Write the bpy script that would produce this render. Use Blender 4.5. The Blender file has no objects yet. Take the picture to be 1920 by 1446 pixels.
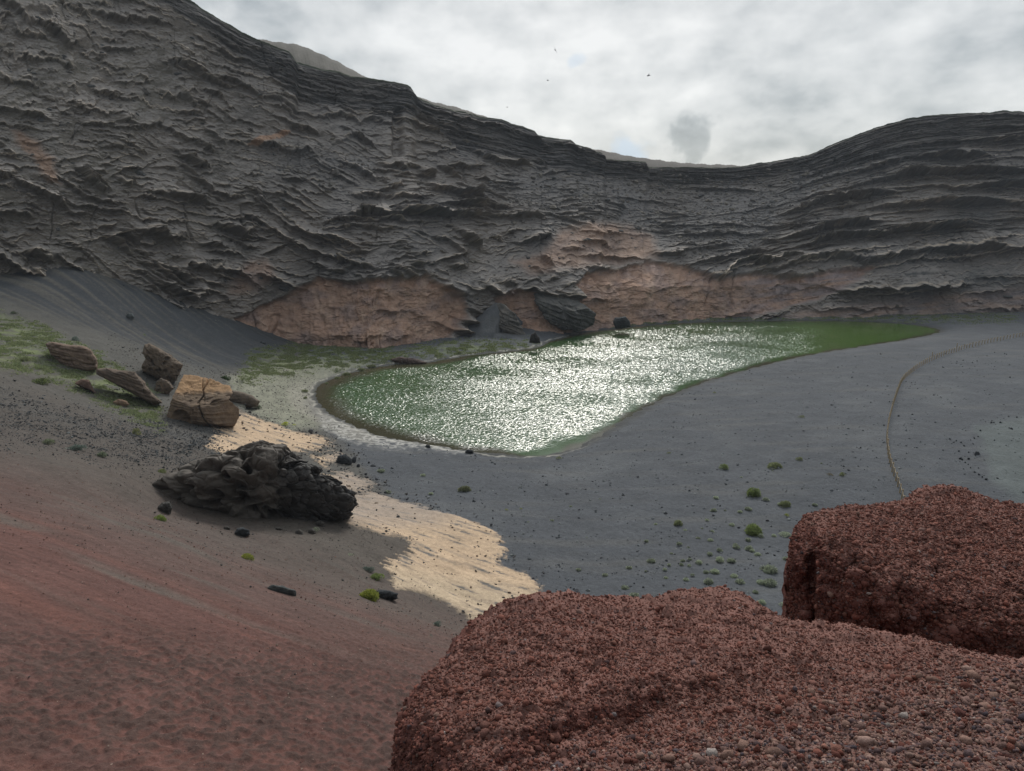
import bpy, math, random
import numpy as np
from mathutils import Vector

scn = bpy.context.scene
COL = scn.collection
W, H, F = 1920.0, 1446.0, 1350.0
CAMZ = 30.0
PITCH = math.radians(13.5)
CP, SP = math.cos(PITCH), math.sin(PITCH)

# ------------------------------------------------------------ camera
cd = bpy.data.cameras.new("camera")
cam = bpy.data.objects.new("camera", cd)
COL.objects.link(cam)
cam.location = (0, 0, CAMZ)
cam.rotation_euler = (math.radians(90) - PITCH, 0, 0)
cd.sensor_width = 36.0
cd.lens = 36.0 * F / W
cd.clip_start = 0.1
cd.clip_end = 5000
scn.camera = cam

# ------------------------------------------------------------ light
SUN_EL, SUN_AZ = 38.0, 8.0          # degrees; azimuth from +Y towards +X
sl = bpy.data.lights.new("sun", 'SUN')
sl.energy = 1.5
sl.angle = math.radians(15)
sl.color = (1.0, 0.95, 0.87)
so = bpy.data.objects.new("sun", sl)
COL.objects.link(so)
se, sa = math.radians(SUN_EL), math.radians(SUN_AZ)
sdir = Vector((math.sin(sa) * math.cos(se), math.cos(sa) * math.cos(se), math.sin(se)))
so.rotation_euler = sdir.to_track_quat('Z', 'Y').to_euler()
so.location = (0, 60, 120)

scn.view_settings.view_transform = 'Standard'
scn.view_settings.look = 'None'
scn.view_settings.exposure = 0.42
scn.view_settings.gamma = 1.0


def raydir(u, v):
    x = (u - W / 2) / F
    y = (H / 2 - v) / F
    return np.array([x, CP + y * SP, -SP + y * CP])


def P(u, v, Y):
    """world point seen at picture position (u, v) at forward distance Y"""
    d = raydir(u, v)
    return np.array([0, 0, CAMZ]) + d * (Y / d[1])


def PZ(u, v, z):
    d = raydir(u, v)
    return np.array([0, 0, CAMZ]) + d * ((z - CAMZ) / d[2])


def project(x, y, z):
    fz = y * CP - (z - CAMZ) * SP
    uz = y * SP + (z - CAMZ) * CP
    return W / 2 + F * x / fz, H / 2 - F * uz / fz


# ------------------------------------------------------------ world
world = bpy.data.worlds.new("World")
scn.world = world
world.use_nodes = True
nt = world.node_tree
N = nt.nodes
L = nt.links
for n in list(N):
    N.remove(n)


def wn(t, **k):
    n = N.new(t)
    for a, b in k.items():
        setattr(n, a, b)
    return n


def mathn(op, a, b=None, clamp=False):
    n = wn('ShaderNodeMath', operation=op, use_clamp=clamp)
    for i, q in enumerate((a, b)):
        if q is None:
            continue
        if isinstance(q, (int, float)):
            n.inputs[i].default_value = q
        else:
            L.new(q, n.inputs[i])
    return n.outputs[0]


def ramp(fac, stops, interp='EASE'):
    n = wn('ShaderNodeValToRGB')
    n.color_ramp.interpolation = interp
    e = n.color_ramp.elements
    while len(e) < len(stops):
        e.new(0.5)
    for i, (p, c) in enumerate(stops):
        e[i].position = p
        e[i].color = (*c, 1) if len(c) == 3 else c
    L.new(fac, n.inputs[0])
    return n.outputs[0]


tc = wn('ShaderNodeTexCoord')
D = tc.outputs['Generated']
sky = wn('ShaderNodeTexSky', sky_type='NISHITA', sun_disc=False)
sky.sun_elevation = se
sky.sun_rotation = sa
bg1 = wn('ShaderNodeBackground')
bg1.inputs[1].default_value = 0.1
L.new(sky.outputs[0], bg1.inputs[0])
mp = wn('ShaderNodeMapping')
mp.inputs['Scale'].default_value = (1, 1, 1.7)
mp.inputs['Location'].default_value = (3.1, 0.4, 1.7)
L.new(D, mp.inputs[0])
n1 = wn('ShaderNodeTexNoise')
n1.inputs['Scale'].default_value = 3.2
n1.inputs['Detail'].default_value = 9
n1.inputs['Roughness'].default_value = 0.52
n1.inputs['Distortion'].default_value = 0.25
L.new(mp.outputs[0], n1.inputs[0])
n2 = wn('ShaderNodeTexNoise')
n2.inputs['Scale'].default_value = 15
n2.inputs['Detail'].default_value = 7
n2.inputs['Roughness'].default_value = 0.5
L.new(mp.outputs[0], n2.inputs[0])
nn = mathn('ADD', mathn('MULTIPLY', n1.outputs[0], 0.55), mathn('MULTIPLY', n2.outputs[0], 0.45))


def blob(u, v, deg, soft=0.5):
    d = raydir(u, v)
    d = d / np.linalg.norm(d)
    vm = wn('ShaderNodeVectorMath', operation='DOT_PRODUCT')
    nd = wn('ShaderNodeVectorMath', operation='NORMALIZE')
    wv = wn('ShaderNodeTexNoise')
    wv.inputs['Scale'].default_value = 30
    wv.inputs['Detail'].default_value = 5
    L.new(D, wv.inputs[0])
    ad = wn('ShaderNodeVectorMath', operation='MULTIPLY_ADD')
    L.new(wv.outputs['Color'], ad.inputs[0])
    k = math.radians(deg) * 2.2
    ad.inputs[1].default_value = (k, k, k)
    L.new(D, ad.inputs[2])
    sb = wn('ShaderNodeVectorMath', operation='SUBTRACT')
    L.new(ad.outputs[0], sb.inputs[0])
    sb.inputs[1].default_value = (k / 2, k / 2, k / 2)
    L.new(sb.outputs[0], nd.inputs[0])
    L.new(nd.outputs[0], vm.inputs[0])
    vm.inputs[1].default_value = d
    a = math.cos(math.radians(deg))
    mr = wn('ShaderNodeMapRange', interpolation_type='SMOOTHSTEP')
    mr.inputs['From Min'].default_value = a
    mr.inputs['From Max'].default_value = math.cos(math.radians(deg * soft))
    L.new(vm.outputs['Value'], mr.inputs[0])
    return mr.outputs[0]


lobe = wn('ShaderNodeVectorMath', operation='DOT_PRODUCT')
L.new(D, lobe.inputs[0])
ld = raydir(1130, 190)
ld = ld / np.linalg.norm(ld)
lobe.inputs[1].default_value = ld
lob = wn('ShaderNodeMapRange', interpolation_type='SMOOTHSTEP')
lob.inputs['From Min'].default_value = 0.78
lob.inputs['From Max'].default_value = 1.0
L.new(lobe.outputs['Value'], lob.inputs[0])
base = mathn('ADD', mathn('MULTIPLY', nn, 1.55), -0.30)
base = mathn('ADD', base, mathn('MULTIPLY', lob.outputs[0], 0.17))
base = mathn('SUBTRACT', base, mathn('MULTIPLY', blob(1290, 254, 2.0, 0.0), 0.22))
cc = ramp(base, [(0.25, (0.20, 0.22, 0.235)), (0.45, (0.35, 0.375, 0.385)), (0.60, (0.52, 0.535, 0.535)), (0.82, (0.71, 0.715, 0.705))], 'LINEAR')
bg2 = wn('ShaderNodeBackground')
bg2.inputs[1].default_value = 1.0
L.new(cc, bg2.inputs[0])
sund = wn('ShaderNodeVectorMath', operation='DOT_PRODUCT')
L.new(D, sund.inputs[0])
sund.inputs[1].default_value = tuple(sdir)
aur = wn('ShaderNodeMapRange', interpolation_type='SMOOTHERSTEP')
aur.inputs['From Min'].default_value = math.cos(math.radians(22))
aur.inputs['From Max'].default_value = math.cos(math.radians(4))
L.new(sund.outputs['Value'], aur.inputs[0])
hz = wn('ShaderNodeVectorMath', operation='DOT_PRODUCT')
L.new(D, hz.inputs[0])
hz.inputs[1].default_value = (math.sin(sa), math.cos(sa), 0)
bk = wn('ShaderNodeMapRange', interpolation_type='SMOOTHSTEP')
bk.inputs['From Min'].default_value = -0.7
bk.inputs['From Max'].default_value = 0.6
bk.inputs['To Min'].default_value = 0.46
bk.inputs['To Max'].default_value = 1.0
L.new(hz.outputs['Value'], bk.inputs[0])
sz_ = wn('ShaderNodeSeparateXYZ')
L.new(D, sz_.inputs[0])
zen = mathn('ADD', 0.95, mathn('MULTIPLY', mathn('MAXIMUM', mathn('SUBTRACT', sz_.outputs[2], 0.25), 0.0), 1.6))
L.new(mathn('ADD', mathn('MULTIPLY', bk.outputs[0], zen), mathn('MULTIPLY', aur.outputs[0], 5.5)), bg2.inputs[1])
gap = mathn('MULTIPLY', blob(1180, 290, 1.7, 0.0), 0.6, True)
gap = mathn('MAXIMUM', gap, mathn('MULTIPLY', blob(1080, 113, 0.7, 0.0), 0.35))
gm_ = wn('ShaderNodeMixRGB')
L.new(gap, gm_.inputs[0])
L.new(cc, gm_.inputs[1])
gm_.inputs[2].default_value = (0.40, 0.52, 0.66, 1)
L.new(gm_.outputs[0], bg2.inputs[0])
gap = mathn('ADD', 0.08, 0.0)
mx = wn('ShaderNodeMixShader')
L.new(gap, mx.inputs[0])
L.new(bg2.outputs[0], mx.inputs[1])
L.new(bg1.outputs[0], mx.inputs[2])
wo = wn('ShaderNodeOutputWorld')
L.new(mx.outputs[0], wo.inputs[0])


# ------------------------------------------------------------ numpy noise
def _h(ix, iy, s):
    n = (ix.astype(np.int64) * 374761393 + iy.astype(np.int64) * 668265263 + s * 1442695041) & 0xffffffff
    n = ((n ^ (n >> 13)) * 1274126177) & 0xffffffff
    n = ((n ^ (n >> 16)) * 2246822519) & 0xffffffff
    return (n ^ (n >> 15)) & 0xffffffff


def noise2(x, y, s=0):
    """gradient noise about -1..1"""
    x = np.asarray(x, float)
    y = np.asarray(y, float)
    x, y = np.broadcast_arrays(x, y)
    x0 = np.floor(x)
    y0 = np.floor(y)
    fx = x - x0
    fy = y - y0
    u = fx * fx * fx * (fx * (fx * 6 - 15) + 10)
    v = fy * fy * fy * (fy * (fy * 6 - 15) + 10)

    def g(ix, iy, dx, dy):
        a = _h(ix, iy, s) * (2 * math.pi / 4294967296.0)
        return np.cos(a) * dx + np.sin(a) * dy
    a = g(x0, y0, fx, fy)
    b = g(x0 + 1, y0, fx - 1, fy)
    c = g(x0, y0 + 1, fx, fy - 1)
    d = g(x0 + 1, y0 + 1, fx - 1, fy - 1)
    return 1.5 * ((a + (b - a) * u) * (1 - v) + (c + (d - c) * u) * v)


def fbm(x, y, s=0, o=4, g=0.5):
    r = 0
    a = 1
    t = 0
    for i in range(o):
        r = r + a * noise2(x * 2 ** i, y * 2 ** i, s + i * 7)
        t += a
        a *= g
    return r / t


def noise3(p, s=0):
    """cheap 3-D noise for rocks: p (n,3)"""
    return (noise2(p[:, 0] + 0.37 * p[:, 2], p[:, 1] + 7.3, s) + noise2(p[:, 1] - 0.41 * p[:, 0] + 3.1, p[:, 2], s + 1)
            + noise2(p[:, 2] + 0.29 * p[:, 1] + 9.7, p[:, 0] + 1.7, s + 2)) / 1.9


def fbm3(p, s=0, o=4, g=0.5):
    r = 0
    a = 1
    t = 0
    for i in range(o):
        r = r + a * noise3(p * 2 ** i, s + i * 5)
        t += a
        a *= g
    return r / t


def worley3(p, s=0):
    """F1, F2 distances and cell hash"""
    c = np.floor(p)
    f1 = np.full(len(p), 9.0)
    f2 = np.full(len(p), 9.0)
    hid = np.zeros(len(p))
    for i in (-1, 0, 1):
        for j in (-1, 0, 1):
            for k in (-1, 0, 1):
                q = c + (i, j, k)
                a = _h(q[:, 0] + q[:, 2] * 57, q[:, 1] + q[:, 2] * 131, s)
                b = _h(q[:, 1] + q[:, 2] * 91, q[:, 0] - q[:, 2] * 33, s + 1)
                rx = (a & 1023) / 1023.0
                ry = ((a >> 10) & 1023) / 1023.0
                rz = (b & 1023) / 1023.0
                d = np.sqrt((q[:, 0] + rx - p[:, 0]) ** 2 + (q[:, 1] + ry - p[:, 1]) ** 2 + (q[:, 2] + rz - p[:, 2]) ** 2)
                m = d < f1
                f2 = np.where(m, f1, np.minimum(f2, d))
                hid = np.where(m, ((b >> 12) & 1023) / 1023.0, hid)
                f1 = np.where(m, d, f1)
    return f1, f2, hid


def worley2(x, y, s=0):
    cx, cy = np.floor(x), np.floor(y)
    f1 = np.full(np.shape(x), 9.0)
    f2 = np.full(np.shape(x), 9.0)
    hid = np.zeros(np.shape(x))
    for i in (-1, 0, 1):
        for j in (-1, 0, 1):
            a = _h(cx + i, cy + j, s)
            d = np.hypot(cx + i + (a & 1023) / 1023.0 - x, cy + j + ((a >> 10) & 1023) / 1023.0 - y)
            m_ = d < f1
            f2 = np.where(m_, f1, np.minimum(f2, d))
            hid = np.where(m_, ((a >> 20) & 1023) / 1023.0, hid)
            f1 = np.where(m_, d, f1)
    return f1, f2, hid


def sstep(a, b, x):
    t = np.clip((x - a) / (b - a), 0, 1)
    return t * t * (3 - 2 * t)


def tps(pts, vals, reg=0.0):
    pts = np.asarray(pts, float)
    n = len(pts)
    sc = np.abs(pts).max()
    q = pts / sc

    def k(r2):
        return 0.5 * r2 * np.log(r2 + 1e-12)
    A = np.zeros((n + 3, n + 3))
    A[:n, :n] = k(((q[:, None] - q[None]) ** 2).sum(2)) + reg * np.eye(n)
    A[:n, n] = 1
    A[:n, n + 1:] = q
    A[n, :n] = 1
    A[n + 1:, :n] = q.T
    w = np.linalg.solve(A, np.concatenate([vals, np.zeros(3)]))

    def f(x, y):
        x = np.asarray(x, float) / sc
        y = np.asarray(y, float) / sc
        r = w[n] + w[n + 1] * x + w[n + 2] * y
        for i in range(n):
            r = r + w[i] * k((x - q[i, 0]) ** 2 + (y - q[i, 1]) ** 2)
        return r
    return f


def sdist(px, py, poly):
    """signed distance to polygon, negative inside"""
    poly = np.asarray(poly, float)
    d = np.full(np.shape(px), 1e18)
    ins = np.zeros(np.shape(px), bool)
    n = len(poly)
    for i in range(n):
        ax, ay = poly[i]
        bx, by = poly[(i + 1) % n]
        ex, ey = bx - ax, by - ay
        t = np.clip(((px - ax) * ex + (py - ay) * ey) / (ex * ex + ey * ey + 1e-9), 0, 1)
        d = np.minimum(d, (px - ax - t * ex) ** 2 + (py - ay - t * ey) ** 2)
        c = ((ay > py) != (by > py)) & (px < (bx - ax) * (py - ay) / (by - ay + 1e-12) + ax)
        ins ^= c
    d = np.sqrt(d)
    return np.where(ins, -d, d)


def pm(px, py, poly, soft=8.0):
    """soft polygon mask 0..1"""
    q = np.asarray(poly, float)
    lo, hi = q.min(0) - soft, q.max(0) + soft
    r = np.zeros(np.shape(px))
    k = (px > lo[0]) & (px < hi[0]) & (py > lo[1]) & (py < hi[1])
    r[k] = 1 - sstep(-soft, soft, sdist(px[k], py[k], poly))
    return r


def smooth_poly(poly, it=2):
    p = np.asarray(poly, float)
    for _ in range(it):
        q = np.roll(p, -1, 0)
        p = np.stack([0.75 * p + 0.25 * q, 0.25 * p + 0.75 * q], 1).reshape(-1, p.shape[1])
    return p


# ------------------------------------------------------------ objects
def tag(o, label=None, cat=None, group=None, kind=None):
    if label:
        o['label'] = label
    if cat:
        o['category'] = cat
    if group:
        o['group'] = group
    if kind:
        o['kind'] = kind
    return o


def mesh_np(name, V, quads, mat, colr=None, smooth=False, parent=None, origin=None, tris=None):
    V = np.asarray(V, np.float32)
    if origin is not None:
        V = V - np.asarray(origin, np.float32)
    me = bpy.data.meshes.new(name)
    nq = 0 if quads is None else len(quads)
    ntr = 0 if tris is None else len(tris)
    me.vertices.add(len(V))
    me.vertices.foreach_set('co', V.ravel())
    loops = []
    starts = []
    if nq:
        loops.append(np.asarray(quads, np.int32).ravel())
        starts.append(np.arange(nq, dtype=np.int32) * 4)
    if ntr:
        loops.append(np.asarray(tris, np.int32).ravel())
        starts.append(nq * 4 + np.arange(ntr, dtype=np.int32) * 3)
    loops = np.concatenate(loops)
    starts = np.concatenate(starts)
    me.loops.add(len(loops))
    me.loops.foreach_set('vertex_index', loops)
    me.polygons.add(nq + ntr)
    me.polygons.foreach_set('loop_start', starts)
    me.polygons.foreach_set('use_smooth', np.full(nq + ntr, smooth, bool))
    me.update(calc_edges=True)
    if colr is not None:
        a = me.attributes.new('tint', 'FLOAT_COLOR', 'POINT')
        c = np.ones((len(V), 4), np.float32)
        c[:, :3] = colr
        a.data.foreach_set('color', c.ravel())
    me.materials.append(mat)
    o = bpy.data.objects.new(name, me)
    COL.objects.link(o)
    if origin is not None:
        o.location = [float(q) for q in origin]
    if parent is not None:
        o.parent = parent
        if origin is not None:
            o.location = Vector([float(q) for q in origin]) - parent.location
    return o


def gridquads(r, c, wrap=False):
    i = np.arange(r - 1)[:, None]
    j = np.arange(c if wrap else c - 1)[None]
    jn = (j + 1) % c
    a = i * c + j
    return np.stack([a, i * c + jn, (i + 1) * c + jn, (i + 1) * c + j], -1).reshape(-1, 4)


def nodes_mat(name):
    m = bpy.data.materials.new(name)
    m.use_nodes = True
    t = m.node_tree
    for n in list(t.nodes):
        t.nodes.remove(n)
    out = t.nodes.new('ShaderNodeOutputMaterial')
    b = t.nodes.new('ShaderNodeBsdfPrincipled')
    t.links.new(b.outputs[0], out.inputs[0])
    return m, t, b


def tint_mat(name, rough=0.95, grain=((8.0, 0.35, 0.5),), bump=((6.0, 0.05),), attr=True, color=(0.1, 0.1, 0.1), spec=0.2, voro=None):
    """tint attribute multiplied by noise grain, plus bump; scales in 1/m"""
    m, t, b = nodes_mat(name)
    nd, lk = t.nodes, t.links
    b.inputs['Roughness'].default_value = rough
    b.inputs['Specular IOR Level'].default_value = spec
    tcn = nd.new('ShaderNodeNewGeometry')
    pos = tcn.outputs['Position']
    if attr:
        at = nd.new('ShaderNodeAttribute')
        at.attribute_name = 'tint'
        cur = at.outputs['Color']
    else:
        rg = nd.new('ShaderNodeRGB')
        rg.outputs[0].default_value = (*color, 1)
        cur = rg.outputs[0]
    for sc, amt, rg_ in grain:
        ns = nd.new('ShaderNodeTexNoise')
        ns.inputs['Scale'].default_value = sc
        ns.inputs['Detail'].default_value = 4
        ns.inputs['Roughness'].default_value = rg_
        lk.new(pos, ns.inputs[0])
        mr = nd.new('ShaderNodeMapRange')
        mr.inputs['From Min'].default_value = 0.28
        mr.inputs['From Max'].default_value = 0.72
        mr.inputs['To Min'].default_value = 1 - amt
        mr.inputs['To Max'].default_value = 1 + amt
        lk.new(ns.outputs[0], mr.inputs[0])
        vm = nd.new('ShaderNodeVectorMath')
        vm.operation = 'SCALE'
        lk.new(cur, vm.inputs[0])
        lk.new(mr.outputs[0], vm.inputs['Scale'])
        cur = vm.outputs[0]
    lk.new(cur, b.inputs['Base Color'])
    prev = None
    for sc, dist in bump:
        ns = nd.new('ShaderNodeTexNoise')
        ns.inputs['Scale'].default_value = sc
        ns.inputs['Detail'].default_value = 5
        ns.inputs['Roughness'].default_value = 0.6
        lk.new(pos, ns.inputs[0])
        bp = nd.new('ShaderNodeBump')
        bp.inputs['Distance'].default_value = dist
        bp.inputs['Strength'].default_value = 1.0
        lk.new(ns.outputs[0], bp.inputs['Height'])
        if prev:
            lk.new(prev, bp.inputs['Normal'])
        prev = bp.outputs[0]
    if prev:
        lk.new(prev, b.inputs['Normal'])
    return m


M_ground = tint_mat('volcanic_sand', grain=((3.0, 0.20, 0.75), (0.35, 0.10, 0.6), (16.0, 0.42, 0.85), (45.0, 0.40, 0.85)), bump=((2.2, 0.10), (9.0, 0.03), (28.0, 0.012)))
M_cliff = tint_mat('tuff_rock', grain=((1.1, 0.20, 0.7), (0.12, 0.12, 0.5)), bump=((0.9, 0.16), (3.0, 0.06)))
M_rock = tint_mat('boulder_rock', grain=((2.5, 0.22, 0.7), (0.5, 0.12, 0.5)), bump=((2.0, 0.12), (7.0, 0.04)))
M_lava = tint_mat('lava_rock', grain=((3.0, 0.20, 0.7),), bump=((5.0, 0.04),), rough=0.8, spec=0.35)
M_cinder = tint_mat('red_cinder', grain=((90.0, 0.3, 0.7), (9.0, 0.15, 0.6)), bump=((70.0, 0.006), (250.0, 0.002)), rough=1.0, spec=.03)
M_leaf = tint_mat('leaves', grain=((4.0, 0.15, 0.6),), bump=(), rough=0.7)
M_stone = tint_mat('stone', grain=((6.0, 0.3, 0.7),), bump=((6.0, 0.03),))

_t = M_leaf.node_tree
_b = [n for n in _t.nodes if n.type == 'BSDF_PRINCIPLED'][0]
_o = [n for n in _t.nodes if n.type == 'OUTPUT_MATERIAL'][0]
_tr = _t.nodes.new('ShaderNodeBsdfTranslucent')
_t.links.new(_b.inputs['Base Color'].links[0].from_socket, _tr.inputs[0])
_mx = _t.nodes.new('ShaderNodeMixShader')
_mx.inputs[0].default_value = 0.4
_t.links.new(_b.outputs[0], _mx.inputs[1])
_t.links.new(_tr.outputs[0], _mx.inputs[2])
_t.links.new(_mx.outputs[0], _o.inputs[0])
# ------------------------------------------------------------ lagoon outline
SHORE_PX = [(590, 745), (592, 730), (605, 718), (640, 705), (690, 691), (740, 684), (800, 681), (850, 672), (900, 664), (960, 659),
            (1010, 653), (1028, 641), (1062, 633), (1100, 623), (1150, 618), (1200, 612), (1260, 607), (1340, 604), (1450, 602),
            (1560, 602), (1640, 604), (1700, 608), (1745, 613), (1768, 621), (1735, 630), (1680, 640), (1600, 652), (1520, 665),
            (1460, 678), (1400, 693), (1350, 708), (1300, 723), (1248, 745), (1200, 769), (1160, 795), (1120, 818), (1080, 840),
            (1040, 853), (990, 857), (940, 852), (880, 846), (820, 836), (770, 828), (720, 820), (680, 805), (640, 788), (608, 770)]
shore = smooth_poly([PZ(u, v, 0.0)[:2] for u, v in SHORE_PX], 1)

# ------------------------------------------------------------ ground height
GC = []   # (x, y, z)


def g(u, v, Y):
    GC.append(P(u, v, Y))


def gz(u, v, z):
    GC.append(PZ(u, v, z))


# flat floor and beach
for u, v, z in [(1150, 870, .7), (1000, 900, .8), (1400, 760, .9), (1600, 700, 1.1), (1750, 650, 1.0), (1900, 615, 1.2), (1850, 800, 2.2),
                (1680, 900, 2.0), (1670, 760, 1.9), (1900, 680, 1.8), (1400, 950, 1.6), (1200, 1050, 1.3), (1500, 1150, 2.0), (1900, 950, 1.4),
                (1100, 1000, 1.2), (1000, 1080, 1.8), (900, 900, .9), (760, 860, .8), (720, 900, 1.2),
                (580, 745, .8), (560, 700, 1.2), (620, 690, 1.0), (700, 668, 1.0), (850, 655, 1.1), (1000, 640, 1.0), (620, 655, 1.5),
                (580, 800, .8), (690, 840, .6), (880, 880, .7),
                (1200, 604, 1.4), (1400, 596, 1.5), (1600, 596, 1.3), (1300, 800, 1.0), (520, 770, 1.6), (480, 800, 2.2),
                (2300, 620, 1.0), (2300, 900, 1.0), (2300, 750, 2.0)]:
    gz(u, v, z)
# pale tuff apron
for u, v, z in [(640, 890, 2.0), (700, 960, 3.2), (850, 980, 2.4), (900, 1060, 2.6), (930, 1150, 3.2), (780, 1080, 4.4), (860, 1160, 4.2)]:
    gz(u, v, z)
# left slopes  (u, v, Y)
for a in [(0, 1446, 12.0), (350, 1446, 13.5), (700, 1446, 15.5), (0, 1300, 15.5), (350, 1300, 18.0), (700, 1300, 21.5),
          (0, 1150, 21), (300, 1150, 25), (550, 1150, 30), (760, 1160, 36), (0, 1000, 32), (250, 1000, 37), (450, 1040, 41), (620, 1050, 45),
          (0, 900, 44), (200, 900, 49), (330, 960, 50), (560, 985, 51), (0, 800, 60), (200, 820, 65), (380, 860, 70), (460, 830, 82),
          (0, 720, 78), (150, 740, 84), (300, 800, 80), (430, 800, 87), (0, 660, 94), (120, 680, 96), (250, 720, 96), (350, 700, 108),
          (480, 745, 110), (0, 600, 112), (120, 600, 120), (200, 640, 114), (300, 660, 122), (420, 690, 128), (430, 640, 146), (540, 643, 160),
          (0, 520, 132), (120, 500, 140), (200, 540, 139), (300, 600, 140), (330, 565, 152), (450, 606, 159), (-150, 520, 125), (-150, 650, 92), (-150, 800, 56), (-150, 1000, 28),
          (-150, 1300, 14)]:
    g(*a)
# behind the cliff foot, and round the camera
for x, y, z in [(-120, 160, 20), (-95, 165, 15), (-70, 175, 6), (-50, 185, 1), (-20, 190, 1), (20, 215, 1), (80, 240, 1), (160, 240, 1),
                (4, 12, 17), (8, 20, 13), (14, 30, 7), (2, 7, 20), (12, 9, 20), (25, 15, 14), (30, 30, 3), (-3, 6, 22), (-10, 5, 24)]:
    GC.append(np.array([x, y, z], float))
GC = np.array(GC)
gh_raw = tps(GC[:, :2], GC[:, 2], 1e-5)

SCREE = P(932, 566, 178)


def ground_h(x, y):
    h = gh_raw(x, y)
    # small scree fan
    r = np.hypot(x - SCREE[0], (y - SCREE[1]))
    cone = SCREE[2] - 0.72 * r + 0.3 * noise2(x * .5, y * .5, 3)
    h = np.where(cone > h, cone, h)
    return h


def ground_full(x, y):
    h = ground_h(x, y)
    sd = np.full(np.shape(x), 30.0)
    nr_ = (x > -58) & (x < 140) & (y > 60) & (y < 240)
    sd[nr_] = sdist(x[nr_], y[nr_], shore)
    sd = sd + 0.5 * noise2(x * .45, y * .45, 31) + 0.25 * noise2(x * 1.3, y * 1.3, 32)
    prof = np.where(sd < 0, np.maximum(sd * 0.22, -2.0), np.minimum(sd * 0.16, 50))
    h = np.where(sd < 12, np.minimum(h, prof), h)
    return h, sd


NA, NR = 1400, 1050
ta = np.tan(np.linspace(math.radians(-47), math.radians(47), NA))
ry = np.exp(np.linspace(math.log(5.0), math.log(262.0), NR))
GX = (ry[:, None] * ta[None]).ravel()
GY = np.repeat(ry, NA)
GZ, SD = ground_full(GX, GY)
GU, GV = project(GX, GY, GZ)

# colour zones -------------------------------------------------------------
wu = GU + 14 * fbm(GX * .35, GY * .35, 51, 4) + 5 * noise2(GX * 1.6, GY * 1.6, 55)
wv = GV + 8 * fbm(GX * .35, GY * .35, 61, 4) + 3 * noise2(GX * 1.6, GY * 1.6, 65)
# streak coordinate, running down the slopes to the right
gxs = GX * 0.93 + GY * -0.36
gys = GX * 0.36 + GY * 0.93


def mixc(c, col, m):
    return c * (1 - m[:, None]) + np.array(col)[None] * m[:, None]


n_lo = fbm(GX * .08, GY * .08, 71, 4)
n_md = fbm(GX * .5, GY * .5, 75, 4)
C = np.tile(np.array([.071, .076, .085]), (len(GX), 1))
C = mixc(C, (.092, .097, .104), sstep(.0, .5, n_lo))
strk = fbm(GX * .05 + GY * .02, GY * .35, 77, 4)
C = mixc(C, (.10, .10, .10), .6 * sstep(.05, .5, strk))
# left land: grey-green slope
LEFT = pm(wu, wv, [(-600, 300), (560, 640), (600, 700), (570, 760), (640, 830), (700, 900), (760, 960), (950, 1170), (1120, 1260), (1450, 1900), (2200, 4000), (-2000, 4000)], 14)
C = mixc(C, (.086, .083, .076), LEFT)
# scree
SCR = pm(wu, wv, [(-600, 300), (100, 470), (330, 550), (560, 640), (470, 690), (380, 690), (250, 640), (120, 600), (-100, 520)], 14)
s1 = fbm(gys * .9, gxs * .035, 81, 4)
cs = np.tile(np.array([.050, .054, .060]), (len(GX), 1))
cs = mixc(cs, (.098, .093, .084), sstep(.05, .55, s1 + .25 * sstep(450, 100, GU)))
C = C * (1 - SCR[:, None]) + cs * SCR[:, None]
# dark stony band
DK = pm(wu, wv, [(-600, 700), (0, 735), (200, 790), (400, 800), (420, 850), (360, 890), (250, 870), (100, 835), (-600, 790)], 34)
C = mixc(C, (.058, .062, .066), DK * (.6 + .4 * sstep(-.2, .2, n_md)))
# grey-green plain and greens
PL = pm(wu, wv, [(430, 705), (560, 672), (700, 680), (640, 702), (590, 725), (575, 760), (600, 800), (540, 805), (480, 780), (430, 740)], 12)
C = mixc(C, (.255, .255, .195), PL * (.75 + .25 * n_md))
GR = np.zeros(len(GX))
for poly, k in (([(470, 665), (560, 648), (700, 652), (770, 662), (740, 675), (600, 690), (450, 715)], .9),
                ([(-600, 500), (0, 590), (110, 630), (180, 665), (290, 735), (300, 800), (240, 780), (160, 735), (80, 700), (0, 690), (-600, 600)], 1.0),
                ([(780, 655), (880, 643), (1010, 647), (1000, 655), (850, 668), (790, 668)], .9),
                ([(1150, 608), (1400, 594), (1700, 594), (1900, 596), (1600, 600), (1300, 602)], .7)):
    GR = np.maximum(GR, k * pm(wu, wv, poly, 14))
gpat = sstep(-.35, .3, fbm(GX * .55, GY * .55, 91, 5, .65))
C = mixc(C, (.165, .195, .085), GR * gpat * .85)
# red cinder slope
rl = GV - (815 + (GU - 0) * 0.34)          # below this line red
rl = rl + 60 * fbm(gys * .14, gxs * .03, 101, 3)
RED = sstep(-70, 190, rl) * LEFT
s2 = fbm(gys * 1.1, gxs * .06, 103, 4)
s3 = fbm(gys * .45, gxs * .045, 104, 3)
cr = np.tile(np.array([.122, .063, .052]), (len(GX), 1))
cr = mixc(cr, (.150, .068, .052), .7 * sstep(-.2, .5, s2))
cr = mixc(cr, (.125, .106, .088), .8 * sstep(.08, .5, s3) * sstep(1330, 1080, GV))
cr = mixc(cr, (.070, .046, .038), .8 * sstep(1120, 1220, GV - GU * .08) * sstep(-.25, .2, .7 * noise2(GX * 4.4, GY * 3.2, 158) + 1.0 * fbm(GX * .8, GY * .8, 106, 5, .65)) * sstep(1500, 1330, GV - GU * .15))  # dimple shading painted dark into the tint, sharing the relief noise
cr = cr * np.array([.84, .83, .86])
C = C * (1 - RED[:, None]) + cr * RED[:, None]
C = mixc(C, (.080, .066, .056), (1 - RED) * sstep(-190, -30, rl) * LEFT * .8)
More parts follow.
